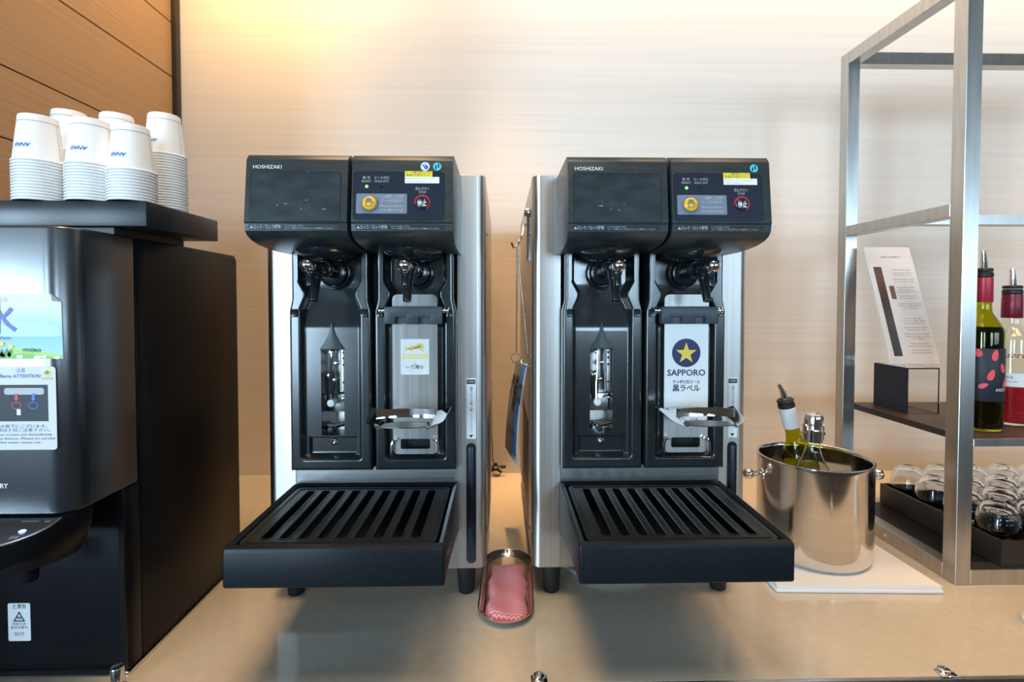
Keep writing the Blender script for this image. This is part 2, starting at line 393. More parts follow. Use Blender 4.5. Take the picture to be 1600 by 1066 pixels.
def front_panel(par, x, slot):
    if slot not in PANEL:
        o = obj('front_panel', panel_bm(slot), 'black', par, 50); PANEL[slot] = o.data
    else: o = link(bpy.data.objects.new('front_panel', PANEL[slot]), par)
    o.location = (x, 0, 0)
    for s in (-1, 1):                        # sockets the cup holder swings in
        bm = B(); prism(bm, [(-.034, .522), (-.014, .520), (-.012, .545), (-.022, .547), (-.024, .534), (-.030, .536)], 'x', s * .0605 - .006, s * .0605 + .006, .002); obj('pivot_socket', bm, 'black', o)
    if slot:
        bm = B(); n = 10; poly = []
        for i in range(n + 1): t = i / n; poly.append((.0015 + .021 * t ** 1.8, .511 - .048 * t))
        poly = poly + [(-a, b) for a, b in poly[::-1]]
        plate(bm, Face((0, -.0135, 0)), poly, .0032, -.001); bevel_new(bm, 0, .0009, 2); obj('slot_hood', bm, 'head', o)
        bm = B(); box(bm, -.0207, .0207, .03, .032, .308, .464); obj('slot_back', bm, 'steel', o)
        bm = B(); box(bm, .009, .0195, .0, .0025, .385, .462, .001); box(bm, .009, .0115, .0, .02, .385, .462)
        obj('bracket_strip', bm, 'steel', o)
        bm = B()
        for zz in (.456, .446, .434, .402): lathe(bm, [(0, .0006), (.0021, .0006), (.0021, 0)], 12, (.0152, 0, zz), (0, -1, 0))
        obj('bracket_holes', bm, 'cavity', o)
        bm = B(); tube(bm, [(-.005, -.004, .456), (-.0055, -.006, .43), (-.008, -.006, .395), (-.0075, -.007, .365)], .0022, 10); obj('lever_rod', bm, 'chrome', o)
        bm = B(); prism(bm, [(-.013, .42), (-.004, .424), (.0, .40), (-.004, .372), (-.012, .366), (-.016, .385)], 'y', .002, .006, .001); obj('lever_arm', bm, 'rubber', o)
        for (xx, zz, rr) in ((-.006, .457, .004), (.003, .437, .0042), (-.010, .415, .0046), (.0, .407, .0036), (.015, .373, .0032)):
            bm = B(); cyl(bm, (xx, .016, zz), (xx, -.004, zz), rr, rr, 14, .001); obj('screw', bm, 'chrome', o)
        bm = B(); cyl(bm, (-.0055, .010, .366), (-.0055, -.010, .366), .0068, .0068, 20, .0015); obj('roller', bm, 'roller', o)
        bm = B(); box(bm, -.0195, .0195, .018, .022, .345, .378, .001); obj('lower_plate', bm, 'steel_h', o)
        bm = B(); tube(bm, [(-.018, .002, .318), (-.012, -.003, .326), (.002, -.004, .324), (.019, -.002, .328)], .0042, 10); obj('latch_bar', bm, 'chrome', o)
        bm = B(); cyl(bm, (-.003, 0, .3195), (-.003, -.0185, .3195), .0058, .0055, 20, .001); obj('stop_pin', bm, 'rubber', o)
        bm = B(); lathe(bm, [(0, .005), (.0018, .0055), (.0048, .004), (.0066, .0012), (.007, 0)], 20, (0, -.0068, .2965), (0, -1, 0)); obj('screw', bm, 'chrome', o)
    return o
def cup_holder(par, x, kind):
    bm = B(); poly = rrect(-.0395, .0395, .279, .561, .009)
    holed(bm, poly, [rrect(-.026, .026, .288, .306, .003)], Face((0, -.027, 0)), -.001, .001)
    h = obj('cup_holder', bm, 'steel', par); h.location = (x, 0, 0)
    bm = B(); pr = [(-.05, .5095), (-.031, .5095), (-.031, .5215), (-.013, .5215), (-.013, .5095), (.009, .5095), (.009, .5215), (.028, .5215), (.028, .5095), (.05, .5095), (.05, .540), (-.05, .540)]
    prism(bm, pr, 'y', -.046, -.0285, .002); box(bm, -.030, .027, -.036, -.030, .5095, .5215)
    obj('bracket', bm, 'bracket', h)
    for s in (-1, 1):
        for r0, a, b in ((.0062, .050, .054), (.0040, .054, .057), (.0062, .057, .0605)):
            bm = B(); cyl(bm, (s * a, -.036, .533), (s * b, -.036, .533), r0, r0, 18, .0008); obj('pivot_screw', bm, 'chrome', h)
    for s in (-1, 1):
        bm = B(); tube(bm, [(s * .0405, -.034, .281), (s * .0405, -.034, .296), (s * .0375, -.034, .305), (s * .031, -.034, .307)], .0026, 10)
        obj('clip_arm', bm, 'chrome', h)
    # cup rest: bowed plate with upturned wings and a curved rear band
    bm = B(); rows = []
    for j in range(13):
        t = j / 12; row = []
        for i in range(33):
            u = -1 + i / 16
            xx = u * .067; yb = -.150 + .022 * u * u; yf = -.058 - .010 * u * u
            yy = yb + (yf - yb) * t; z = .362 + .009 * max(0, (abs(u) - .58) / .42) ** 1.3 - .006 * (1 - t)
            if abs(u) > .58: z -= .004 * (1 - t)
            row.append((xx * (1 - .10 * (1 - t)), yy, z))
        rows.append(row)
    def sheet(rows, th):
        T = [[bm.verts.new(p) for p in r] for r in rows]; D = [[bm.verts.new((p[0], p[1], p[2] - th)) for p in r] for r in rows]
        nr, nc = len(rows), len(rows[0])
        for a in range(nr - 1):
            for b in range(nc - 1):
                bm.faces.new((T[a][b], T[a][b + 1], T[a + 1][b + 1], T[a + 1][b])); bm.faces.new((D[a][b], D[a + 1][b], D[a + 1][b + 1], D[a][b + 1]))
        ring = [(0, b) for b in range(nc)] + [(a, nc - 1) for a in range(1, nr)] + [(nr - 1, b) for b in range(nc - 2, -1, -1)] + [(a, 0) for a in range(nr - 2, 0, -1)]
        for k in range(len(ring)):
            (a, b), (c, d) = ring[k], ring[(k + 1) % len(ring)]; bm.faces.new((T[a][b], D[a][b], D[c][d], T[c][d]))
    sheet(rows, .0015); obj('cup_rest', bm, 'chrome', h, 50)
    bm = B(); poly = []
    for rr in (.105, .1025): 
        a = [(rr * math.sin(R(q)), .045 - rr * math.cos(R(q))) for q in np.linspace(-27, 27, 19)]
        poly += a if rr == .105 else a[::-1]
    prism(bm, [(p[0], -.105 - p[1] - .06 + .0) for p in poly], 'z', .3625, .3765); obj('rest_band', bm, 'chrome', h, 50)
    bm = B(); box(bm, -.036, .036, -.062, -.027, .3575, .3605, .001); obj('rest_arm', bm, 'chrome', h)
    F = Face((0, -.0281, 0))
    if kind == 'gold':
        s = pl('sticker', h, F, 'label_white', rrect(-.0250, .0248, .420, .4826, .0012), .0004)
        F2 = Face((0, -.0286, 0)); g = B()
        for rr in (.0215,):                              # thin gold oval behind the emblem
            ell = lambda q: [(q * math.cos(t), .450 + q * 1.18 * math.sin(t)) for t in np.linspace(0, 2 * math.pi, 41)[:-1]]
            holed(g, ell(rr), [ell(rr - .0009)], F2, 0, .0002)
        plate(g, F2, rrect(-.0215, .0215, .4475, .4565, .001), .0004)
        obj('sticker_band', g, 'gold_pale', h)
        g = B()                                          # leaping maned beast emblem
        plate(g, F2, [(-.013, .466), (-.007, .4705), (.001, .4715), (.006, .4745), (.010, .4748), (.0145, .4712), (.0165, .4668), (.013, .4672), (.0125, .4638), (.0155, .4612), (.0145, .4603), (.0105, .4632), (.0065, .4655), (-.001, .4648), (-.0065, .4612), (-.0095, .4608), (-.008, .4638), (-.0115, .4652), (-.0165, .4620), (-.0175, .4632), (-.0148, .4655), (-.0185, .4688), (-.0175, .4705)], .0004)
        obj('emblem', g, 'gold', h)
        g = B(); plate(g, F2, [(-.006, .4672), (.002, .4685), (.009, .4715), (.011, .4705), (.006, .4668), (-.002, .4655)], .0006)
        plate(g, F2, [(-.013, .4640), (-.006, .4655), (-.008, .4668), (-.0125, .4655)], .0006); obj('emblem_mane', g, 'text_dim', h)
        letters(h, F2, 'label_white', [('KIRIN BEER', 0, .452, .0046, {'width': .033, 'bold': .0001})], lift=.0006)
        letters(h, F2, 'gold', [('+', 0, .4415, .0045)])
        letters(h, F2, 'text_black', [('一番搾り', 0, .4325, .0056, {'bold': .0001})])
        letters(h, F2, 'text_black', [('キリン', 0, .4377, .0020)], name='small_lettering')
    else:
        pl('sticker', h, F, 'label_white', rrect(-.0393, .0393, .3598, .5085, .001), .0004)
        F2 = Face((0, -.0286, 0))
        pl('emblem_disc', h, F2, 'text_navy', circ(-.0005, .4573, .0254, 48), .0003)
        st = []
        for i in range(10):
            a = R(90 + 36 * i); rr = .0195 if i % 2 == 0 else .0078; st.append((-.0005 + rr * math.cos(a), .4563 + rr * math.sin(a)))
        pl('emblem_star', h, F2, 'gold', st, .0006)
        letters(h, F2, 'text_navy', [('SAPPORO', 0, .4214, .0112, {'width': .068, 'bold': .0003}), ('サッポロ生ビール', 0, .4052, .0050, {'width': .049, 'bold': .00012}), ('黒ラベル', 0, .3935, .0098, {'width': .049, 'bold': .00025})])
    return h
def tap(par, x, side):
    bm = B(); lathe(bm, [(0, .012), (.018, .012), (.022, .010), (.0235, .004), (.0235, -.035)], 36, (x, -.004, .600), (0, -1, 0)); t = obj('tap', bm, 'tap', par)
    bm = B(); lathe(bm, [(.0245, 0), (.0275, .001), (.0285, .004), (.0275, .007), (.0245, .008)], 40, (x, .001, .600), (0, -1, 0), True); obj('tap_ring', bm, 'tap', t)
    bm = B(); cyl(bm, (x, -.014, .602), (x, -.125, .605), .0125, .0098, 24, .002); cyl(bm, (x, -.05, .603), (x, -.07, .6035), .0145, .0145, 24, .002)
    obj('tap_barrel', bm, 'tap', t)
    bm = B(); lathe(bm, [(.0098, 0), (.0106, .002), (.0110, .008), (.0104, .014), (.0075, .0185), (.003, .0205), (0, .021)], 24, (x, -.125, .605), (0, -1, 0)); obj('tap_knob', bm, 'chrome', t)
    bm = B(); cyl(bm, (x, -.120, .602), (x, -.128, .572), .0062, .0058, 18, .001); cyl(bm, (x, -.119, .606), (x, -.1225, .591), .0082, .0076, 18, .001); obj('tap_nozzle', bm, 'tap', t)
    bm = B(); cyl(bm, (x, -.092, .604), (x, -.113, .549), .0088, .0066, 20, .001); cyl(bm, (x, -.091, .606), (x, -.1, .583), .0105, .0092, 20, .001); obj('tap_nozzle', bm, 'tap', t)
    return t
def head(par, x0, x1):
    pr = [(.03, .772), (-.135, .772), (-.144, .7695), (-.1500, .763), (-.1515, .760), (-.1620, .6675), (-.1612, .6655), (-.1605, .6655), (-.1612, .6640), (-.1595, .6540), (-.153, .6475), (-.140, .6420), (-.118, .6375), (-.085, .6345), (-.05, .633), (.03, .633)]
    bm = B(); prism(bm, pr, 'x', x0, x1, .0035, 3, 50)
    return obj('head', bm, 'head', par, 25)
def dispenser(cx, label, kind):
    t = thing('beer_dispenser', label, 'beer dispenser', (cx, .93, 0), group='stainless twin tap beer dispensers')
    X = .198
    # body shell
    for s in (-1, 1):
        r = .016; pf = [(s * .146, 0)] + [(s * (X - r + r * math.sin(R(a))), r - r * math.cos(R(a))) for a in np.linspace(0, 90, 9)] + [(s * X, .05), (s * .146, .05)]
        bm = B(); prism(bm, pf, 'z', .058, .777, .0008, 1, 60); obj('column', bm, 'steel', t)
        bm = B(); box(bm, s * X - (.003 if s > 0 else -.0), s * X + (.0 if s > 0 else .003), .05, .58, .062, .772); obj('side_panel', bm, 'steel', t)
        sl = s * (X + .0006); bm = B(); box(bm, min(sl, s * X), max(sl, s * X), .12, .40, .075, .30); obj('vent_grille', bm, 'vent', t)
        for zz in (.10, .68):
            bm = B(); lathe(bm, [(0, .002), (.003, .0018), (.0045, 0)], 14, (s * X, .07, zz), (s, 0, 0)); obj('screw', bm, 'chrome', t)
    bm = B(); box(bm, -.146, .146, .0008, .02, .058, .2488); obj('lower_front', bm, 'steel_h', t)
    bm = B(); box(bm, -.146, .146, .0008, .02, .6625, .776); obj('upper_front', bm, 'steel_h', t)
    bm = B(); box(bm, -X + .003, X - .003, .05, .58, .768, .774); obj('top_panel', bm, 'steel_h', t)
    bm = B(); box(bm, -X, X, .575, .58, .06, .774); obj('rear_panel', bm, 'steel_h', t)
    bm = B(); box(bm, -X + .003, X - .003, .02, .575, .058, .066); obj('base_plate', bm, 'steel_h', t)
    bm = B(); box(bm, -.146, .146, .04, .044, .24, .67); obj('inner_wall', bm, 'cavity', t)
    for sx in (-1, 1):
        for yy in (.03, .53):
            bm = B(); lathe(bm, [(0, 0), (.0135, 0), (.015, .002), (.0185, .050), (.0185, .059), (0, .059)], 28, (sx * .160, yy, 0)); obj('foot', bm, 'rubber', t)
    for yy in ():
        pass
    front_panel(t, -.0743, True); front_panel(t, .0743, False)
    cup_holder(t, .0745, kind)
    tap(t, -.0715, -1); tap(t, .0765, 1)
    for x in (-.0715, .0765):
        bm = B(); sphere(bm, (0, 0, 0), 1, 28); bmesh.ops.scale(bm, vec=(.052, .060, .024), verts=bm.verts); bmesh.ops.translate(bm, vec=(x, -.045, .640), verts=bm.verts); obj('tap_hood', bm, 'black', t)
    # heads
    h1 = head(t, -.154, -.003); h2 = head(t, .003, .154)
    up = Vector((0, .0105, .0925)).normalized(); sc = 1 / up.z
    F = Face((0, 0, 0), fn=lambda x, z, l: (x, -.1620 + (z - .6675) * (.0105 / .0925) - l * up.z, z + l * up.y))
    F2 = Face((0, 0, 0), fn=lambda x, z, l: (x, -.1612 + (.6640 - z) * .17 - l, z))
    pl('face_plate', h1, F, 'head_plate', rrect(-.146, -.0136, .6685, .7425, .004), .0008)
    bm = B(); holed(bm, rrect(-.1465, -.0131, .668, .743, .0043), [rrect(-.1455, -.0141, .669, .742, .0037)], F, 0, .0011); obj('plate_border', bm, 'black', h1)
    letters(h1, F, 'white', [('HOSHIZAKI', -.1225, .7495, .0056, {'width': .042})])
    rng = random.Random(7 if kind == 'gold' else 9); bm = B()
    for k in range(9):                                  # scuff marks
        x = rng.uniform(-.11, -.04); z = rng.uniform(.685, .70) if k % 3 else .743; w = rng.uniform(.002, .008)
        if k % 3 == 0: x = rng.uniform(-.07, -.045); w *= .6
        plate(bm, F, [(x, z), (x + w, z + rng.uniform(-.001, .001)), (x + w, z + .0005)], .0010, .0008)
    obj('scuffs', bm, 'text_grey', h1)
    for h, x0, x1 in ((h1, -.1515, -.0055), (h2, .0055, .1515)):
        pl('caution_strip', h, F2, 'rubber', rrect(x0 + .004, x1 - .010, .6553, .6628, .001), .0004)
        letters(h, F2, 'text_pale', [('▲', x0 + .008, .659, .0042), ('ロック／ロック解除', x0 + .031, .659, .0046, {'width': .040, 'bold': .0001})], lift=.0007)
        letters(h, F2, 'text_grey', [('ハンドルを押し下げる', x0 + .070, .6605, .0021, {'width': .028}), ('カバーを開けるときは必ずロックを解除してください', x0 + .093, .6573, .0019, {'width': .072})], lift=.0007, name='small_lettering')
    # control panel of the right head
    cp = pl('control_panel', h2, F, 'navy', rrect(.0065, .1405, .6705, .7425, .004), .0008)
    bm = B(); holed(bm, rrect(.006, .141, .670, .743, .0043), [rrect(.0068, .1402, .6708, .7422, .0037)], F, 0, .0011); obj('panel_border', bm, 'black', h2)
    pl('instruction_label', h2, F, 'bluegrey', rrect(.0105, .0858, .6793, .7095, .002), .0012)
    letters(h2, F, 'text_grey', [('一度押しで注杯', .0645, .7045, .0040, {'width': .031}), ('ビールが出ます。', .0655, .6985, .0040, {'width': .033}), ('Please press for', .0630, .6910, .0036, {'width': .033}), ('one glass/mug.', .0635, .6848, .0036, {'width': .034})], lift=.0015, name='instruction_lettering')
    letters(h2, F, 'text_pale', [('販 売', .0250, .7335, .0036), ('READY', .0250, .7283, .0034, {'width': .014}), ('ビール切れ', .0478, .7335, .0036, {'width': .022}), ('SOLD OUT', .0478, .7283, .0034, {'width': .021})], lift=.0011, name='indicator_lettering')
    letters(h2, F, 'text_pale', [('停止ボタン', .1085, .7170, .0040, {'width': .021}), ('STOP', .1085, .7118, .0034, {'width': .011})], lift=.0011)
    for x, m in ((.0255, 'led_green'), (.047, 'led_off')):
        o = F(x, .7205, .0008); bm = B(); lathe(bm, [(0, .0016), (.0016, .0013), (.0024, 0)], 16, o, (0, -1, .11)); obj('indicator_light', bm, m, h2)
    o = F(.0305, .6945, .0012); bm = B(); lathe(bm, [(0, .004), (.0088, .004), (.0102, .0030), (.0108, 0)], 32, o, (0, -1, .11)); obj('pour_button', bm, 'amber', h2)
    bm = B(); lathe(bm, [(.0108, .0), (.0108, .002), (.0122, .002), (.0126, 0)], 32, o, (0, -1, .11)); obj('button_ring', bm, 'text_dim', h2)
    bm = B(); L0, L1 = .0012 + .0041, .0012 + .0045      # mug sign
    holed(bm, rrect(.0255, .0345, .6885, .6985, .0012), [rrect(.0267, .0333, .6897, .6955, .0008)], F, L0, L1)
    holed(bm, rrect(.0345, .0378, .6905, .6965, .0012), [rrect(.0345, .0368, .6915, .6955, .0008)], F, L0, L1)
    plate(bm, F, rrect(.0262, .0338, .6985, .7012, .0013), L1, L0); obj('mug_sign', bm, 'text_dim', h2)
    o = F(.1085, .696, .0008); bm = B(); lathe(bm, [(0, .003), (.0088, .003), (.0098, .0022), (.0100, 0)], 32, o, (0, -1, .11)); obj('stop_button', bm, 'navy', h2)
    bm = B(); arc = lambda a0, a1, r0, r1: [(.1085 + r0 * math.cos(R(a)), .696 + r0 * math.sin(R(a))) for a in np.linspace(a0, a1, 24)] + [(.1085 + r1 * math.cos(R(a)), .696 + r1 * math.sin(R(a))) for a in np.linspace(a1, a0, 24)]
    plate(bm, F, arc(-55, 190, .0100, .0118), .0022, .0008); obj('stop_ring', bm, 'red', h2)
    letters(h2, F, 'white', [('停止', .1085, .694, .0078, {'width': .014, 'bold': .00015})], lift=.0041)
    pl('yellow_sticker', h2, F, 'yellow', rrect(.0822, .1230, .7352, .7440, .0006), .0014)
    letters(h2, F, 'text_navy', [('ビール樽交換のときは', .1026, .7417, .0030, {'width': .037}), ('係員をお呼び下さい', .1026, .7375, .0030, {'width': .037})], lift=.0017, name='sticker_lettering')
    pl('white_sticker', h2, F, 'label_white', rrect(.0822, .1335, .7255, .7352, .0006), .0014)
    letters(h2, F, 'text_pale', [('Please call the staff', .1050, .7325, .0024, {'width': .043}), ('when sold out', .0985, .7282, .0024, {'width': .028})], lift=.0017, name='sticker_lettering')
    o = []
    if kind == 'gold':
        pl('round_mark', h2, F, 'label_white', circ(.1120, .7515, .0066), .0006)
        bm = B(); plate(bm, F, circ(.1135, .7505, .0036, 7), .0010); plate(bm, F, circ(.109, .753, .0016, 6), .0010); plate(bm, F, circ(.112, .7555, .0012, 6), .0010); obj('round_mark_print', bm, 'text_blue', h2)
    bm = B(); holed(bm, circ(.1300, .7515, .0062), [rrect(.1268, .1292, .747, .7535, .0009), rrect(.1308, .1332, .7495, .7562, .0009)], F, 0, .0006); obj('emblem', bm, 'cyan', h2)
    # column label and sight window
    Fc = Face((0, -.0002, 0))
    pl('column_label', t, Fc, 'label_white', rrect(.1625, .1800, .298, .409, .0008), .0005)
    Fd = Face((0, -.0008, 0)); bm = B()
    plate(bm, Fd, rrect(.1635, .1790, .3985, .4065, .0006), .0003); plate(bm, Fd, [(.1672, .3055), (.1712, .3), (.1752, .3055)], .0003); obj('label_marks', bm, 'text_black', t)
    bm = B(); text(bm, Fd, '炭酸ガスボンベ交換・点検・メンテナンスライン', .1712, .352, .0040, width=.085, rot=R(-90)); obj('label_lettering', bm, 'text_black', t, recalc=False)
    letters(t, Fd, 'white', [('HOSHIZAKI', .1712, .4025, .0028, {'width': .012})])
    pl('sight_window', t, Fc, 'black', rrect(.1622, .1800, .068, .290, .008), .0006)
    bm = B(); prism(bm, rrect(.1660, .1765, .074, .284, .005), 'y', -.0035, .002, .0012); obj('window_handle', bm, 'navy', t)
    # drip tray
    pf = [(-.006, .219), (-.236, .219), (-.2425, .216), (-.2445, .211), (-.2445, .165), (-.2425, .1625), (-.17, .1585), (-.08, .145), (-.006, .13)]
    bm = B(); prism(bm, pf, 'x', -.149, .149)
    bm.faces.ensure_lookup_table(); bm.normal_update()
    top = [f for f in bm.faces if f.normal.z > .99][0]
    bevel_edges = [e for e in bm.edges if any(abs(f.normal.x) > .9 for f in e.link_faces)]
    bmesh.ops.bevel(bm, geom=bevel_edges, offset=.0035, segments=3, profile=.5, affect='EDGES')
    bm.normal_update(); top = max([f for f in bm.faces if f.normal.z > .99], key=lambda f: f.calc_area())
    bmesh.ops.inset_region(bm, faces=[top], thickness=.0085); bmesh.ops.translate(bm, vec=(0, 0, -.0035), verts=top.verts)
    bmesh.ops.inset_region(bm, faces=[top], thickness=.004); bmesh.ops.translate(bm, vec=(0, 0, -.042), verts=top.verts)
    dt = obj('drip_tray', bm, 'tray', t, 30)
    G = Face((0, 0, .2155), (1, 0, 0), (0, 1, 0)); holes = []
    for k in range(9):
        x = (k - 4) * .0262; w = .0083; holes.append(rrect(x - w, x + w, -.218, -.033, .0082, 6))
    outer = rrect(-.1355, .1355, -.2315, -.0190, .010)
    bm = B(); holed(bm, outer, holes, G, -.005, .0012); obj('drip_grate', bm, 'tray', dt, 30)
    bm = B()
    for k in range(9):                                   # rolled lips of the slots
        tube(bm, [G(p[0], p[1], .0008) for p in holes[k]], .0016, 6, True)
    obj('slot_lips', bm, 'tray', dt)
    bm = B(); tube(bm, [G(p[0], p[1], .0012) for p in rrect(-.1285, .1285, -.226, -.0235, .008)], .0016, 6, True); obj('grate_border', bm, 'tray', dt)
    return t
d1 = dispenser(-.2255, 'left twin-tap beer dispenser whose cup plate carries a small gold and white sticker', 'gold')
d2 = dispenser(.2555, 'right twin-tap beer dispenser whose cup plate carries a white panel with gold star', 'star')

# ------------------------------------------------------------------ water server with slab and cups
ws = thing('water_server', 'black drinking water server with landscape poster standing at the left', 'water server', (-.725, .9, 0))
def wsp(x): return x + .725
def wy(y): return y - .9
r = .03; xl, xr = -.905, -.548
pf = [(wsp(xl), wy(.78)), (wsp(xl), wy(.66 + r))] + [(wsp(xl + r - r * math.cos(R(a))), wy(.66 + r - r * math.sin(R(a)))) for a in range(10, 91, 10)] + [(wsp(xr - r + r * math.sin(R(a))), wy(.66 + r - r * math.cos(R(a)))) for a in range(0, 91, 9)] + [(wsp(xr), wy(.78))]
bm = B(); prism(bm, pf, 'z', .276, .645, .004, 3, 40); obj('front_door', bm, 'server_front', ws, 25)
pf = [(wy(.7815), .0), (wy(1.078), 0), (wy(1.078), .632), (wy(1.070), .643), (wy(.80), .645), (wy(.7815), .645)]
bm = B(); prism(bm, pf, 'x', wsp(xl), wsp(xr), .003, 2, 20); obj('case', bm, 'server', ws, 25)
bm = B(); prism(bm, [(wsp(xl), wy(.7815)), (wsp(xl), wy(.752)), (wsp(-.558), wy(.752)), (wsp(-.551), wy(.755)), (wsp(xr), wy(.762)), (wsp(xr), wy(.7815))], 'z', .006, .2755, .002, 2, 20); obj('lower_bay', bm, 'server', ws)
bm = B(); holed(bm, rrect(wsp(-.905), wsp(-.5485), .003, .276, .012), [rrect(wsp(-.895), wsp(-.556), -.02 + .03, .270, .012)], Face((0, wy(.752), 0)), 0, .0045); obj('bay_frame', bm, 'server', ws)
bm = B(); box(bm, wsp(xr) - .004, wsp(xr) + .0035, wy(.75), wy(1.078), .0003, .005, .001); obj('base_strip', bm, 'chrome', ws)
# bulging control lip over the spout
def half_ell(a, b, y0, n=28): return [(wsp(-.722) + a * math.cos(t), wy(y0) - b * math.sin(t)) for t in np.linspace(0, math.pi, n)]
bm = B(); lev = [(.150, .080, .700, .212, .10), (.160, .095, .700, .231, .20), (.168, .104, .698, .250, .34), (.1725, .105, .697, .273, .42), (.1715, .103, .697, .2855, .42)]
rings = [[bm.verts.new((x, y, z - kk * (wy(y0) - y))) for x, y in half_ell(a, b, y0)] for a, b, y0, z, kk in lev]
for A, D in zip(rings, rings[1:]):
    for i in range(len(A) - 1): bm.faces.new((A[i], A[i + 1], D[i + 1], D[i]))
    bm.faces.new((A[-1], A[0], D[0], D[-1]))
bm.faces.new(rings[0]); bm.faces.new(rings[-1][::-1])
lip = obj('control_lip', bm, 'server', ws, 30)
# sloping control surface
Fl = Face((0, 0, 0), fn=lambda x, z, l: (wsp(-.722) + x, wy(.662) - z, .2855 - (.035 + z) * .42 + l))
bm = B(); plate(bm, Fl, [(.157 * math.cos(t), .060 * math.sin(t)) for t in np.linspace(0, math.pi, 30)], .0015, -.002); obj('control_surface', bm, 'server_front', lip)
bm = B(); tube(bm, [Fl(.158 * math.cos(t), .0606 * math.sin(t), .0012) for t in np.linspace(0, math.pi, 40)], .0012, 6); obj('control_trim', bm, 'rack', lip)
bm = B(); o = Fl(.128, .020, .0015); lathe(bm, [(0, .001), (.003, .0008), (.0042, 0)], 16, o, (0, 0, 1)); obj('indicator_light', bm, 'led_blue', lip)
letters(lip, Fl, 'text_grey', [('冷水', .126, .029, .004), ('ECO', .147, .0065, .0025), ('チャイルドロック', .125, .006, .002)], lift=.0019)
for x in (-.722, -.640):
    bm = B(); cyl(bm, (wsp(x), wy(.70), .200), (wsp(x), wy(.70), .170), .012, .009, 20, .001); obj('spout', bm, 'server', ws)
Fw = Face((wsp(0), wy(.66), 0))
# landscape poster
px0, px1, pz0, pz1 = -.86, -.5555, .4765, .5585
M['poster'] = zgrad('poster_sky', [(0, (.52, .82, .90)), (.35, (.40, .74, .90)), (.62, (.66, .84, .90)), (.85, (.88, .90, .91)), (1, (.86, .88, .9))], pz0, pz1)
ps = pl('poster', ws, Fw, 'poster', [(px0, pz0), (px1 + .001, pz0), (px1, pz1 - .010), (px1 - .012, pz1), (px0, pz1)], .0006)
bm = B(); plate(bm, Fw, [(px1 - .012, pz1), (px1 - .0105, pz1 - .0085), (px1, pz1 - .010)], .0018, .0008); obj('curled_corner', bm, 'text_dim', ps)
rng = random.Random(2); M['mount'] = mat('mountain_print', (.50, .76, .86), .4); M['hill'] = mat('hill_print', (.20, .50, .06), .4); M['hill2'] = mat('bush_print', (.04, .22, .05), .4); M['hill3'] = mat('grass_print', (.40, .66, .10), .4)
poly = [(px0, .503)]; x = px0
while x < px1 - .006: x += rng.uniform(.006, .012); poly.append((min(x, px1 - .0005), .517 + rng.uniform(-.004, .007)))
poly += [(px1 - .0003, .505)]
bm = B(); plate(bm, Fw, poly, .0008); obj('mountain_print', bm, 'mount', ps)
bm = B(); plate(bm, Fw, [(px0, pz0), (px1, pz0), (px1, .4815), (px1 - .02, .4845), (px1 - .05, .4895), (px1 - .075, .4865), (px1 - .1, .484), (px0, .486)], .001); obj('hill_print', bm, 'hill3', ps)
bm = B(); plate(bm, Fw, [(px0, pz0 + .0004), (px1 - .001, pz0 + .0004), (px1 - .02, .4800), (px1 - .05, .4835), (px1 - .08, .4805), (px0, .481)], .0012); obj('hill_print', bm, 'hill', ps)
bm = B()
for (a, b, q) in ((px1 - .037, .4875, .005), (px1 - .030, .4872, .004), (px1 - .045, .4880, .004)): plate(bm, Fw, [(a + q * math.cos(t), b + q * .5 * math.sin(t)) for t in np.linspace(0, 6.28, 11)[:-1]], .0014)
for k in range(14): a = px1 - .078 + rng.uniform(-.02, .016); b = .4795 + rng.uniform(0, .008); plate(bm, Fw, [(a, b - .003), (a + .0025, b), (a, b + .0042), (a - .0025, b)], .0014)
obj('bush_print', bm, 'hill2', ps)
bm = B()
for a, b in ((px1 - .074, .4955), (px1 - .0805, .4905), (px1 - .0625, .4915)):
    plate(bm, Fw, [(a + (.0036 if i % 2 else .0024) * math.cos(R(30 * i)), b + (.0036 if i % 2 else .0024) * math.sin(R(30 * i))) for i in range(12)], .0016)
obj('flower_print', bm, 'yellow', ps)
bm = B()
for a, b, q in ((px1 - .052, .4795, .0045), (px1 - .030, .4785, .005), (px1 - .006, .4780, .004), (px1 - .022, .4790, .0035)): plate(bm, Fw, [(a + q * math.cos(t), b + q * .5 * math.sin(t)) for t in np.linspace(0, 6.28, 11)[:-1]], .0016)
obj('flower_print', bm, 'white', ps)
M['violet'] = mat('violet_print', (.10, .10, .45), .4)
letters(ps, Fw, 'violet', [('水', -.6335, .5245, .034, {'bold': .0006}), ('Drinking Water', -.640, .5030, .0050)], lift=.0012)
letters(ps, Fw, 'text_grey', [('おいしいお水', -.640, .5510, .0046)], lift=.0012)
# attention notice
nt = pl('notice', ws, Fw, 'label_white', rrect(-.72, -.5645, .3605, .4665, .004), .0006)
letters(nt, Fw, 'violet', [('注意', -.6075, .4615, .0042), ('Burns ATTENTION', -.5830, .4545, .0044, {'align': 'RIGHT', 'bold': .0001})], lift=.0009)
bm = B(); plate(bm, Fw, [(-.5815, .4585), (-.5745, .4638), (-.5675, .4585), (-.5745, .4532)], .0010); obj('warning_diamond', bm, 'yellow', nt)
bm = B(); plate(bm, Fw, [(-.5785, .4590), (-.5745, .4618), (-.5705, .4590), (-.5745, .4562)], .0012); obj('warning_sign', bm, 'text_dim', nt)
letters(nt, Fw, 'red', [('やけど注意', -.5745, .4510, .0021)], lift=.0009)
bm = B(); plate(bm, Fw, rrect(-.70, -.5745, .397, .4435, .0004), .0008); obj('notice_photo', bm, 'label_dark', nt)
bm = B(); plate(bm, Fw, rrect(-.6285, -.5790, .431, .4395, .003), .0010); obj('photo_panel', bm, 'text_grey', nt)
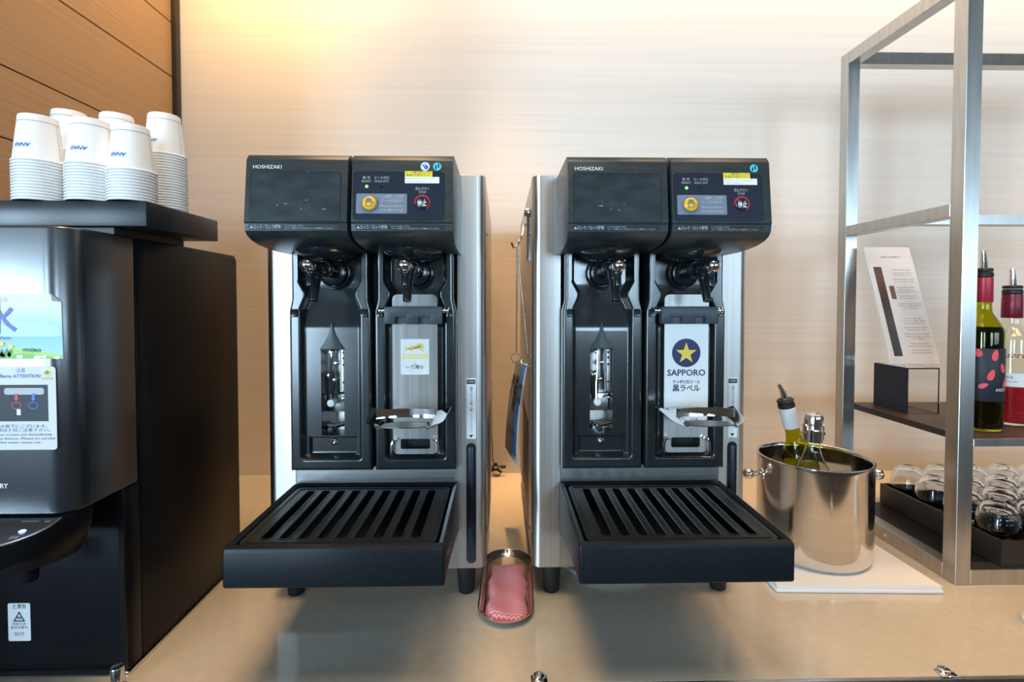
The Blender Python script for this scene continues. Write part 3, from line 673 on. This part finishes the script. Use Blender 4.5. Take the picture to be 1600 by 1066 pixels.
bm = B(); holed(bm, [(-.6135 + .0062 * math.cos(q), .417 + .0046 * math.sin(q)) for q in np.linspace(0, 6.28, 25)[:-1]], [[(-.6135 + .0053 * math.cos(q), .417 + .0038 * math.sin(q)) for q in np.linspace(0, 6.28, 25)[:-1]]], Fw, .0008, .0011)
plate(bm, Fw, [(-.6150, .4325), (-.6115, .4325), (-.6115, .4262), (-.6100, .4262), (-.6135, .4228), (-.6168, .4262), (-.6150, .4262)], .0012); obj('hot_mark', bm, 'red', nt)
bm = B(); holed(bm, [(-.5925 + .0062 * math.cos(q), .417 + .0046 * math.sin(q)) for q in np.linspace(0, 6.28, 25)[:-1]], [[(-.5925 + .0053 * math.cos(q), .417 + .0038 * math.sin(q)) for q in np.linspace(0, 6.28, 25)[:-1]]], Fw, .0008, .0011)
plate(bm, Fw, [(-.5940, .4325), (-.5905, .4325), (-.5905, .4262), (-.5890, .4262), (-.5925, .4228), (-.5958, .4262), (-.5940, .4262)], .0012); obj('cold_mark', bm, 'text_blue', nt)
bm = B(); plate(bm, Fw, rrect(-.6135, -.6085, .405, .4125, .0005), .0011); obj('photo_tag', bm, 'white', nt)
letters(nt, Fw, 'text_navy', [('お湯の給水口はボタンの直下にございます。', -.5725, .3905, .0034, {'align': 'RIGHT', 'width': .12}), ('お湯が出される際は十分ご注意下さい。', -.5685, .3855, .0034, {'align': 'RIGHT', 'width': .11}), ('The hot water comes out immediately', -.5700, .3800, .0028, {'align': 'RIGHT', 'width': .095}), ('below the button. Please be careful', -.5665, .3750, .0028, {'align': 'RIGHT', 'width': .090}), ('when hot water comes out.', -.5840, .3700, .0028, {'align': 'RIGHT', 'width': .065})], lift=.0009)
letters(ws, Fw, 'white', [('SUNTORY', -.6275, .314, .0060, {'align': 'RIGHT', 'bold': .0002})])
Fb = Face((wsp(0), wy(.752), 0)); cl = pl('caution_label', ws, Fb, 'label_white', rrect(-.7195, -.6875, .0525, .1085, .002), .0006)
letters(cl, Fb, 'text_black', [('⚠警告', -.7035, .1035, .0050, {'width': .02}), ('やけどの', -.7035, .0775, .0036), ('おそれあり', -.7035, .0725, .0036), ('給水口に触', -.7035, .0640, .0020), ('れないこと', -.7035, .0612, .0020)], lift=.0009)
bm = B(); holed(bm, [(-.712, .0815), (-.695, .0815), (-.7035, .0965)], [[(-.7095, .0830), (-.6975, .0830), (-.7035, .0937)]], Fb, .0006, .0009)
for q in (-.0022, 0, .0022): tube(bm, [Fb(-.7035 + q + .0006 * math.sin(k * 1.6), .0848 + k * .001, .0009) for k in range(5)], .0004, 5)
obj('heat_sign', bm, 'text_black', cl)

sl = thing('cup_slab', 'black boxy display slab lying on top of the water server under paper cups', 'slab', (-.70, .83, .645))
bm = B(); box(bm, -.205, .200, -.093, .090, .010, .046, .0012); obj('board', bm, 'slab', sl)
bm = B(); box(bm, -.19, .145, -.080, .080, 0, .010); obj('plinth', bm, 'trim_black', sl)
ZS = .6911
# paper cups, upside down, nested in stacks
CH, RR, RT, PITCH = .0665, .0292, .0222, .0042
def cup_bm(full):
    bm = B(); n = 40 if full else 32
    k = (RR - RT) / CH
    prof = [(RR + .0006, .0), (RR + .0016, .0008), (RR + .0016, .0024), (RR + .0004, .0032), (RR - .0032 * k, .0034), (RT, CH - .0006), (RT - .0006, CH), (RT - .0016, CH - .0004), (RT - .0019, CH - .005), (0, CH - .005),
            ]
    inner = [(0, CH - .0054), (RT - .0022, CH - .0054), (RR - .00055, .0008)]
    return lathe(bm, prof + inner, n)
cup_full = None
stacks = [('front left', -.664, .757, 14), ('front middle', -.591, .757, 13), ('front right', -.533, .757, 11), ('back left', -.690, .842, 23), ('back middle', -.615, .842, 22), ('back right', -.540, .842, 22)]
ORD = ['topmost', 'second', 'third', 'fourth', 'fifth', 'sixth', 'seventh', 'eighth', 'ninth', 'tenth', 'eleventh', 'twelfth', 'thirteenth', 'fourteenth', 'fifteenth', 'sixteenth', 'seventeenth', 'eighteenth', 'nineteenth', 'twentieth', 'twenty-first', 'twenty-second', 'twenty-third', 'twenty-fourth']
cup_low = None
k = (RR - RT) / CH
def cone(yaw):
    def fn(x, z, l):
        rr = RR - k * z + l; a = yaw + x / (RR - k * .03); return (rr * math.sin(a), -rr * math.cos(a), z)
    return Face(fn=fn)
for name, x, y, n in stacks:
    grp = 'paper cups in the %s stack' % name
    for i in range(n):
        z = ZS + i * PITCH; top = i == n - 1
        if top:
            t = thing('paper_cup', 'topmost upturned white paper cup of the %s stack, side print showing' % name, 'cup', (x, y, z), 0, grp)
            if cup_full is None: c = obj('cup_body', cup_bm(True), 'paper', t); cup_full = c.data
            else: link(bpy.data.objects.new('cup_body', cup_full), t)
            yaw = {'front left': .10, 'front middle': .25, 'front right': .10}.get(name, -.08)
            F = cone(yaw); bm = B()
            text(bm, F, 'ANA', 0, .0215, .0052, rot=math.pi, shear=.3, bold=.0002, lift=.0003)
            for q in (-.0128, -.0103): plate(bm, F, [(q - .0006, .0188), (q + .0006, .0188), (q + .0022, .0242), (q + .0010, .0242)][::-1], .0003, .0001)
            obj('brand_print', bm, 'text_blue', t, recalc=False)
            bm = B(); text(bm, F, 'Inspiration of JAPAN', -.012, .019, .0012, rot=math.pi, lift=.0003)
            F3 = cone(yaw + 1.55); obj('small_print', bm, 'text_pale', t, recalc=False); bm = B(); text(bm, F3, 'PAPER CUP 205ml  CAUTION HOT  MADE IN JAPAN', 0, .032, .0022, rot=R(90) , width=.052, lift=.0003); obj('seam_print', bm, 'text_pale', t, recalc=False)
            bm = B(); lathe(bm, [(RT + k * .0105 + .0001, CH - .0105), (RT + k * .0100 + .0003, CH - .0100), (RT + k * .0095 + .0001, CH - .0095)], 40); obj('base_seam', bm, 'text_pale', t)
        else:
            if cup_low is None: o = obj('paper_cup', cup_bm(False), 'paper_rim'); cup_low = o.data
            else: o = link(bpy.data.objects.new('paper_cup', cup_low))
            o.location = (x, y, z)
            tag(o, 'nested white paper cup, %s from the top of the %s stack on the slab' % (ORD[n - 1 - i], name), 'cup', grp)

# ------------------------------------------------------------------ things between the dispensers
dish = thing('towel_dish', 'long oval stainless dish holding a pink cloth between the dispensers', 'dish', (.011, .967, 0), R(-2.0))
def stad(a, L, n=14): return [(a * math.cos(t), L - a + a * math.sin(t)) for t in np.linspace(0, math.pi, n)] + [(a * math.cos(t), -L + a + a * math.sin(t)) for t in np.linspace(math.pi, 2 * math.pi, n)]
bm = B(); lv = [(.040, .116, .0), (.0435, .1205, .002), (.0478, .1255, .0118), (.0495, .1275, .0126), (.0495, .1275, .0134), (.0470, .1247, .0126), (.0425, .1195, .0035), (.039, .115, .0016)]
rg = [[bm.verts.new((p[0], p[1], z)) for p in stad(a, L)] for a, L, z in lv]
for A, D in zip(rg, rg[1:]):
    for i in range(len(A)): j = (i + 1) % len(A); bm.faces.new((A[i], A[j], D[j], D[i]))
bm.faces.new(rg[0][::-1]); bm.faces.new(rg[-1]); obj('dish_body', bm, 'chrome', dish, 60)
bm = B(); rng = random.Random(5); nx, ny = 16, 36; top = []; bot = []
for j in range(ny + 1):
    v = j / ny; rt = []; rb = []
    for i in range(nx + 1):
        u = i / nx; x = (u - .5) * .071; y = -.1125 + v * .182
        # folded cloth: rounded edges, a few soft creases, hangs a touch over at the front
        e = min(u, 1 - u, v * 2.2, (1 - v) * 2.2) * 8; ed = 1 - math.exp(-e * 1.6)
        z = .005 + .0105 * ed + .0022 * math.sin(u * 7 + v * 3) * ed + .0016 * math.sin(v * 15 + u * 4) * ed * (1 - v)
        wob = .0022 * math.sin(v * 13) + .001 * math.sin(v * 29 + 1)
        x += wob * (2 * u - 1); x *= 1 if .16 < v else (.40 + .60 * math.sqrt(max(0, 1 - ((.16 - v) / .16) ** 2)))
        rt.append(bm.verts.new((x + .001, y, z))); rb.append(bm.verts.new((x * .97 + .001, y, .0030)))
    top.append(rt); bot.append(rb)
for j in range(ny):
    for i in range(nx):
        bm.faces.new((top[j][i], top[j][i + 1], top[j + 1][i + 1], top[j + 1][i])); bm.faces.new((bot[j][i], bot[j + 1][i], bot[j + 1][i + 1], bot[j][i + 1]))
for j in range(ny):
    for i in (0, nx): bm.faces.new((top[j][i], top[j + 1][i], bot[j + 1][i], bot[j][i]))
for i in range(nx):
    for j in (0, ny): bm.faces.new((top[j][i], top[j][i + 1], bot[j][i + 1], bot[j][i]))
o = obj('folded_cloth', bm, 'cloth', None, 70); o.location = (.011, .967, 0.0005); o.rotation_euler = (0, 0, R(-2.0)); tag(o, 'folded pink and white zigzag patterned cloth lying in the oval dish', 'cloth')
# hanging sign on the right dispenser's side
sg = thing('hanging_sign', 'laminated blue and white closed sign hanging on ball chain between the dispensers', 'sign', (.0575, 1.10, .668))
L = lambda x, y, z: Vector((x - .0575, y - 1.10, z - .668))
TN, TF, BF, BN = L(.052, .985, .428), L(.038, 1.235, .405), L(.010, 1.235, .195), L(.032, .985, .228)
def sgn(x, z, l):                       # x 0..1 from far (left for the reader) to near, z 0..1 upward, bowed a little
    p = (BF * (1 - x) + BN * x) * (1 - z) + (TF * (1 - x) + TN * x) * z
    return p + Vector((-1, 0, -.1)) * (l + .010 * math.sin(math.pi * (1 - z)) * .6)
F = Face(fn=sgn)
def sign_sheet(x0, x1, z0, z1, l0, l1, m, name, par):
    bm = B(); nx, nz = 6, 10
    for l, fl in ((l1, 0), (l0, 1)):
        g = [[bm.verts.new(F(x0 + (x1 - x0) * i / nx, z0 + (z1 - z0) * j / nz, l)) for i in range(nx + 1)] for j in range(nz + 1)]
        for j in range(nz):
            for i in range(nx): bm.faces.new((g[j][i], g[j][i + 1], g[j + 1][i + 1], g[j + 1][i]))
    return obj(name, bm, m, par)
sign_sheet(0, 1, 0, 1, -.0004, .0004, 'label_white', 'sign_sheet', sg)
M['sign_blue'] = mat('sign_blue', (.05, .30, .70), .3)
sign_sheet(.60, .93, .06, .98, .0005, .0008, 'sign_blue', 'blue_band', sg)
M['sign_grey'] = mat('sign_grey', (.42, .47, .52), .3)
sign_sheet(.02, .60, .02, .98, .0005, .0007, 'sign_grey', 'grey_field', sg)
class FS(Face):
    pass
Fs = Face(fn=lambda x, z, l: sgn(x / .25, z / .21, l))
bm = B(); text(bm, Fs, '準備中', .125, .135, .060, lift=.0016, bold=.0012); text(bm, Fs, 'Out of service', .115, .06, .020, lift=.0016, width=.17); obj('lettering', bm, 'text_black', sg, recalc=False)
def ring(bm, c, rr, r, ax=(0, 1, 0), n=20):
    q = Vector((0, 0, 1)).rotation_difference(Vector(ax)); tube(bm, [Vector(c) + q @ Vector((rr * math.cos(2 * math.pi * i / n), rr * math.sin(2 * math.pi * i / n), 0)) for i in range(n)], r, 6, True)
bm = B(); tube(bm, [L(.0574, 1.10, .715), L(.050, 1.10, .71), L(.046, 1.09, .690), L(.034, 1.07, .664), L(.026, 1.06, .660), L(.022, 1.05, .668)], .0022, 8); obj('wire_hook', bm, 'chrome', sg)
bm = B(); tube(bm, [L(.0555, 1.02, z) for z in (.72, .70, .64, .63)] , .004, 8); cyl(bm, L(.0575, 1.02, .725), L(.046, 1.02, .725), .010, .008, 18, .002); obj('hook_base', bm, 'chrome', sg)
for e, nm in ((TF, 'far'), (TN, 'near')):
    bm = B(); a = L(.034, 1.07, .664); b = e + Vector((0, (.012 if nm == 'far' else -.0), .018)); n = 60
    for i in range(n): p = a.lerp(b, i / n); sphere(bm, p, .0021, 6)
    tube(bm, [a, b], .0006, 5); obj('ball_chain', bm, 'rack', sg)
    bm = B(); ring(bm, e + Vector((-.002, .0 if nm == 'far' else 0, .006)), .0115, .0012, (.3, 1, 0)); obj('split_ring', bm, 'chrome', sg)
# cord with dark clip by the wall
cc = thing('cord_clip', 'small dark clip on a thin cord against the wall between the dispensers', 'clip', (-.016, 1.595, 0))
bm = B(); tube(bm, [(-.014, .012, .30), (-.013, .012, .14), (-.010, .008, .055), (-.004, 0, .03)], .0016, 6); obj('cord', bm, 'trim_black', cc)
bm = B(); sphere(bm, (0, 0, .026), .016, 14, .55)
for q in range(5): a = R(72 * q + 18); cyl(bm, (0, 0, .026), (.034 * math.cos(a), -.004, .026 + .016 * math.sin(a)), .008, .004, 10)
obj('clip_knob', bm, 'trim_black', cc)
bm = B(); ring(bm, (.004, -.004, .016), .014, .0028, (0, 1, .3)); obj('clip_loop', bm, 'rack', cc)
# coil of clear tube under the right dispenser
bm = B(); pts = []
for i in range(110): a = i * .19; rr = .105 - .00028 * i; pts.append((.235 + rr * 1.05 * math.cos(a), 1.06 + rr * .85 * math.sin(a), .0045 + .008 * (int(a / 6.283) % 3)))
tube(bm, pts, .0042, 8); tag(obj('tube_coil', bm, 'tube_clear'), 'coil of translucent plastic tube lying under the right beer dispenser', 'tube')

# ------------------------------------------------------------------ napkin, ice bucket and its bottles
bm = B()
def slabq(q, z0, z1):
    lo = [bm.verts.new((x, y, z0)) for x, y in q]; hi = [bm.verts.new((x, y, z1)) for x, y in q]; nf = len(bm.faces)
    bm.faces.new(lo[::-1]); bm.faces.new(hi)
    for i in range(4): bm.faces.new((lo[i], lo[(i + 1) % 4], hi[(i + 1) % 4], hi[i]))
    bevel_new(bm, nf, .0022, 2)
slabq([(.518, .938), (.830, .926), (.822, 1.20), (.528, 1.21)], .0004, .0070); slabq([(.520, .940), (.827, .929), (.819, 1.198), (.531, 1.207)], .0074, .0146)
nap = tag(obj('napkin', bm, 'napkin'), 'white folded cloth napkin spread under the ice bucket', 'napkin')
bk = thing('ice_bucket', 'polished stainless ice bucket with side knobs standing on white napkin', 'ice bucket', (.668, 1.072, .0148))
RB = .109
bm = B(); lathe(bm, [(0, .0), (RB - .012, 0), (RB - .004, .004), (RB - .001, .012), (RB, .03), (RB, .196), (RB + .0015, .2005), (RB + .001, .2045), (RB - .002, .2055), (RB - .0045, .2035), (RB - .005, .196), (RB - .005, .02), (RB - .012, .010), (0, .008)], 96); obj('bucket_body', bm, 'bucket', bk, 60)
for a in (R(178), R(-2)):
    d = Vector((math.cos(a), math.sin(a), 0)); p = d * (RB - .001) + Vector((0, 0, .165))
    bm = B(); cyl(bm, p, p + d * .004, .012, .011, 20, .001); cyl(bm, p + d * .003, p + d * .022, .0055, .0065, 16); obj('knob_stem', bm, 'chrome', bk)
    bm = B(); sphere(bm, p + d * .030, .0115, 20); obj('knob', bm, 'chrome', bk)
def bottle_prof(r, h, neck, hs, hn, wall=.0025, inset=0):
    """outer bottle profile from base to mouth: r body radius, hs shoulder start, hn neck start"""
    p = [(0, .004), (r * .55, .003), (r * .86, 0), (r * .96, .002), (r, .008), (r, hs)]
    for i in range(1, 9): t = i / 9; q = t * t * (3 - 2 * t); p.append((r + (neck * 1.05 - r) * q, hs + (hn - hs) * t))
    return p + [(neck * 1.05, hn), (neck, h - .02), (neck + .001, h - .018), (neck + .001, h)]
def pourer(parent, h, neck, nm='chrome', lean=-.25):
    bm = B(); cyl(bm, (0, 0, h - .004), (0, 0, h + .003), neck + .0028, neck + .0028, 24, .001)
    for q in (.006, .010): cyl(bm, (0, 0, h + q - .003), (0, 0, h + q), neck + .0018, neck + .0018, 24, .0006)
    cyl(bm, (0, 0, h + .010), (0, 0, h + .014), neck + .003, neck + .001, 24, .001); po = obj('pourer', bm, 'rubber', parent)
    bm = B(); pts = [(0, 0, h + .012), (0, 0, h + .024), (lean * .006, 0, h + .036), (lean * .02, 0, h + .050)]; tube(bm, pts, [.0072, .0062, .0052, .0042], 14)
    tube(bm, [(.004, 0, h + .012), (.004, 0, h + .03)], .0025, 8); obj('spout', bm, 'chrome', po)
def bottle(name, label, loc, r, h, neck, hs, hn, glass, liquid, fill, rot=(0, 0, 0), group=None):
    t = thing(name, label, 'bottle', loc, group=group); t.rotation_euler = rot
    pr = bottle_prof(r, h, neck, hs, hn)
    inner = [(max(0, a - .0013), max(b, .006)) for a, b in pr[2:]]; inner = [(0, .0075)] + inner
    bm = B(); lathe(bm, pr + inner[::-1], 48); obj('bottle_glass', bm, glass, t, 60)
    if liquid:
        z = [b for a, b in inner]; rr = [a for a, b in inner]; pts = [(0, .0078)] + [(np.interp(q, z[1:], rr[1:]) - .0001, q) for q in np.linspace(.0078, fill, 24)] + [(0, fill)]
        bm = B(); lathe(bm, pts, 48); obj('liquid', bm, liquid, t, 60)
    return t
b = bottle('wine_bottle', 'olive glass wine bottle with pour spout leaning left in the ice bucket', (.704, 1.112, .0348), .036, .300, .0145,   .170, .235, 'bottle_green', 'white_wine', .12, (R(3), R(-16), 0))
pourer(b, .300, .0145)
bm = B(); lathe(bm, [(.0163, .250), (.0167, .251), (.0167, .298), (.0150, .299)], 32); obj('neck_sleeve', bm, 'white', b)
bm = B(); lathe(bm, [(.0362, .060), (.0365, .061), (.0365, .135), (.0362, .136)], 48); obj('bottle_label', bm, 'label_white', b)
b = bottle('wine_bottle', 'clear wine bottle with chrome stopper upright at front of ice bucket', (.640, 1.036, .0348), .036, .262, .0135, .150, .215, 'bottle_clear', 'white_wine', .13, (0, R(1), 0))
bm = B(); lathe(bm, [(.0155, .225), (.0178, .226), (.0182, .250), (.0168, .2515), (.0165, .258), (.0182, .260), (.0184, .274), (.0165, .281), (.010, .2845), (0, .2855)], 40); st = obj('stopper', bm, 'chrome', b)
for s in (-1, 1):
    bm = B(); box(bm, s * .0178 - .002, s * .0178 + .002, -.006, .006, .228, .262, .001); cyl(bm, (s * .018, -.008, .243), (s * .018, .008, .243), .003, .003, 12); obj('stopper_clamp', bm, 'chrome', st)
bm = B(); lathe(bm, [(.0362, .045), (.0365, .046), (.0365, .115), (.0362, .116)], 48); obj('bottle_label', bm, 'label_white', b)

# ------------------------------------------------------------------ steel display rack
rk = thing('display_rack', 'brushed stainless steel display rack standing on the counter at right', 'rack', (.877, .956, 0))
XW, YD, ZT, PW = .86, .362, 1.178, .030
def bar(nm, x0, x1, y0, y1, z0, z1, m='rack'):
    bm = B(); box(bm, x0, x1, y0, y1, z0, z1, .0008, 1); return obj(nm, bm, m, rk)
for x in (0, XW - PW):
    for y in (0, YD - PW): bar('post', x, x + PW, y, y + PW, 0, ZT)
for z in (0, ZT - PW):
    for y in (0, YD - PW): bar('rail', PW, XW - PW, y, y + PW, z, z + PW)
    for x in (0, XW - PW): bar('rail', x, x + PW, PW, YD - PW, z, z + PW)
for x in (0, XW - PW): bar('rail', x, x + PW, PW, YD - PW, .714, .739)
bar('rail', PW, XW - PW, .166, .194, .719, .742)
bar('shelf_rail', PW, XW - PW, 0, .012, .270, .2845)
bm = B(); box(bm, .0295, XW - PW, .0125, YD - .002, .272, .2825); obj('shelf_board', bm, 'trim_black', rk)
bm = B(); box(bm, .033, XW - PW - .003, .016, YD - .006, .2825, .2848); obj('shelf_mat', bm, 'weave', rk)
bm = B(); box(bm, PW, XW - PW, PW, YD - PW, .021, .029); obj('bottom_board', bm, 'trim_black', rk)
for p in ((.03, .155, .705),):
    for q in ((.0, .30, .35), (.0, .30, .255)):
        bm = B(); cyl(bm, (PW, YD - PW + .012, q[2]), (PW + .005, YD - PW + .012, q[2]), .003, .003, 12, .0008); obj('screw', bm, 'chrome', rk)
bm = B(); cyl(bm, (-.0012, .18, .015), (0, .18, .015), .004, .004, 12); obj('screw', bm, 'chrome', rk)
# menu stand
ms = thing('menu_stand', 'clear acrylic menu stand with slanted printed sheet and black card on rack shelf', 'menu stand', (.95, 1.17, .2848))
a = Vector((-.043, 0, .116)); nrm = Vector((0, .100, .285)); FM = Face(a, (1, 0, 0), nrm)
bm = B(); plate(bm, FM, rrect(0, .120, 0, .302, .002), .004, .0015); plate(bm, FM, rrect(0, .120, 0, .302, .002), -.0005, -.003); obj('acrylic_cover', bm, 'acrylic', ms)
M['menu_paper'] = mat('menu_paper', (.90, .83, .79), .6)
pg = pl('menu_sheet', ms, FM, 'menu_paper', rrect(.002, .118, .002, .300, .001), .0012, .0004)
M['menu_photo'] = zgrad('menu_photo', [(0, (.05, .05, .06)), (.35, (.10, .09, .09)), (.6, (.09, .05, .035)), (.85, (.16, .08, .05)), (1, (.10, .06, .045))], .13, .36)
bm = B(); plate(bm, FM, [(.014, .020), (.034, .020), (.034, .246), (.014, .246)], .0014); obj('menu_photo', bm, 'menu_photo', pg)
M['menu_brown'] = mat('menu_brown', (.22, .10, .07), .5)
bm = B(); plate(bm, FM, rrect(.042, .054, .162, .196, .0005), .0014); obj('menu_block', bm, 'menu_brown', pg)
ls = [('WINE & SPIRITS', .062, .272, .0050), ('白ワイン / White wine', .083, .238, .0034)]
rng = random.Random(3)
for z in (.230, .224, .213, .207, .192, .186, .180, .170, .164, .150, .144, .138, .112, .106, .100, .090, .084, .074, .068, .062, .050, .044, .034, .028): ls.append((rng.choice(['フルーティーな香りと味わい', 'Cabernet Sauvignon Reserve', '辛口でさわやかな飲み口です', 'Product of Japan 750ml']), .082, z, .0026, {'width': rng.uniform(.035, .062)}))
letters(pg, FM, 'text_dim', ls, lift=.0015, bold=.00006)
bm = B(); x0, x1, y0, y1, z1, th = 0, .077, .0, .108, .108, .003
for q in ((x0, x1, y0, y0 + th, 0, z1), (x0, x1, y1 - th, y1, 0, z1), (x1 - th, x1, y0 + th, y1 - th, 0, z1), (x0, x0 + th, y0 + th, y1 - th, 0, z1), (x0 + th, x1 - th, y0 + th, y1 - th, z1 - th, z1)): box(bm, *q)
obj('acrylic_box', bm, 'acrylic', ms)
bm = B(); box(bm, -.0014, -.0003, .0005, .1075, .0005, .1075); obj('black_card', bm, 'door_black', ms)
# bottles on the shelf
b1 = bottle('wine_bottle', 'dark red wine bottle with red capsule and petal label on rack shelf', (.994, 1.035, .2849), .036, .305, .0140, .200, .248, 'bottle_green', 'red_wine', .212, group='bottles on the rack shelf')
pourer(b1, .318, .0135, lean=-.1)
bm = B(); lathe(bm, [(.0160, .262), (.0164, .263), (.0160, .312), (.0125, .3155)], 36); obj('capsule', bm, 'capsule_red', b1)
bm = B(); lathe(bm, [(.0361, .062), (.0366, .063), (.0366, .168), (.0361, .169)], 56); lb = obj('bottle_label', bm, 'label_dark', b1)
Fl1 = Face(fn=lambda x, z, l: ((.0366 + l) * math.sin(x / .0366 - .72), -(.0366 + l) * math.cos(x / .0366 - .72), z))
bm = B()
for (x, z, w, h, an) in ((-.006, .160, .0055, .0085, 10), (.020, .156, .0055, .0115, -8), (-.016, .128, .0048, .0082, 5), (.014, .116, .0055, .0115, -18), (.002, .094, .0045, .0085, -60), (-.026, .148, .005, .009, 30), (.036, .13, .005, .01, 20), (.045, .10, .005, .01, -30), (-.03, .10, .005, .01, -10)):
    ca, sa = math.cos(R(an)), math.sin(R(an)); po = []
    for i in range(16):
        t = 2 * math.pi * i / 16; u = w * math.cos(t) * (1 - .25 * math.sin(t)); v = h * math.sin(t); po.append((x + u * ca - v * sa, z + u * sa + v * ca))
    plate(bm, Fl1, po, .0005, .0001)
obj('petal_print', bm, 'petal', lb)
letters(lb, Fl1, 'white', [('ARESTI', .034, .086, .0058, {'align': 'CENTER'})], lift=.0006)
b2 = bottle('liqueur_bottle', 'clear square-shouldered bottle with red liqueur and dark red cap on rack shelf', (1.104, 1.082, .2849), .038, .270, .0150, .182, .215, 'bottle_clear', 'rose', .082, group='bottles on the rack shelf')
pourer(b2, .284, .0145, lean=-.1)
bm = B(); lathe(bm, [(.0175, .228), (.0180, .229), (.0176, .268), (.0172, .270), (.0172, .279), (.012, .281)], 36); obj('capsule', bm, 'capsule_dark', b2)
Fl2 = Face(fn=lambda x, z, l: ((.0382 + l) * math.sin(x / .0382 - .75), -(.0382 + l) * math.cos(x / .0382 - .75), z))
bm = B(); text(bm, Fl2, 'Reserve', 0, .150, .0130, lift=.0004, shear=.3); obj('script_print', bm, 'capsule_dark', b2, recalc=False)
bm = B(); box_p = [(x, z) for x, z in rrect(-.022, .022, .084, .112, .001, 2)]
g = []
for i in range(13): g.append([bm.verts.new(Fl2(-.022 + .044 * i / 12, z, .0004)) for z in (.084, .112)])
for a, c in zip(g, g[1:]): bm.faces.new((a[0], c[0], c[1], a[1]))
obj('paper_label', bm, 'label_white', b2)
letters(b2, Fl2, 'text_black', [('WINE', -.006, .103, .0050), ('SHUZO 500ml', 0, .094, .0024)], lift=.0007)

# tray of upturned glasses
gt = thing('glass_tray', 'shallow black tray of upturned glasses on the bottom of the rack', 'tray', (1.25, 1.125, .0305))
bm = B(); th = .006
for q in ((-.274, .33, -.160, .160, 0, th), (-.274, .33, -.160, -.160 + th, th, .050), (-.274, .33, .160 - th, .160, th, .050), (-.274, -.274 + th, -.160 + th, .160 - th, th, .050), (.33 - th, .33, -.160 + th, .160 - th, th, .050)): box(bm, *q)
obj('tray_body', bm, 'trim_black', gt)
gl = None
rows = [('front', 1.020), ('second', 1.098), ('third', 1.176), ('back', 1.252)]
for rn, y in rows:
    for ci in range(5):
        x = 1.022 + ci * .081
        rc = ['leftmost', 'second from left', 'third from left', 'fourth from left', 'fifth from left'][ci]
        if gl is None:
            H = .100; outer = [(.030, 0), (.0325, .012), (.0352, .030), (.0362, .048), (.0350, .068), (.0305, .085), (.023, .095), (.014, .099), (.007, .0975), (0, .0965)]
            inner = [(0, .0905), (.010, .0905), (.020, .087), (.0275, .078), (.0322, .064), (.0338, .048), (.0330, .030), (.0305, .012), (.0285, .0)]
            from_o = outer + inner
            bm = B(); lathe(bm, from_o, 40, closed=True); o = obj('drinking_glass', bm, 'glass', None, 80); gl = o.data
        else: o = link(bpy.data.objects.new('drinking_glass', gl))
        o.location = (x, y, .0367); o.rotation_euler = (0, 0, ci * .7 + y)
        tag(o, 'upturned clear stemless glass, %s row, %s, in the black rack tray' % (rn, rc), 'glass', 'upturned glasses in the rack tray')
# two more upturned cups at the right edge of the counter
for q in range(2):
    o = link(bpy.data.objects.new('paper_cup', cup_low)); o.location = (.921, .83, .0004 + q * PITCH)
    tag(o, ('lower' if q == 0 else 'upper') + ' of two nested upturned white paper cups at the right end of the counter', 'cup', 'paper cups at the right end')
bpy.context.view_layer.update()
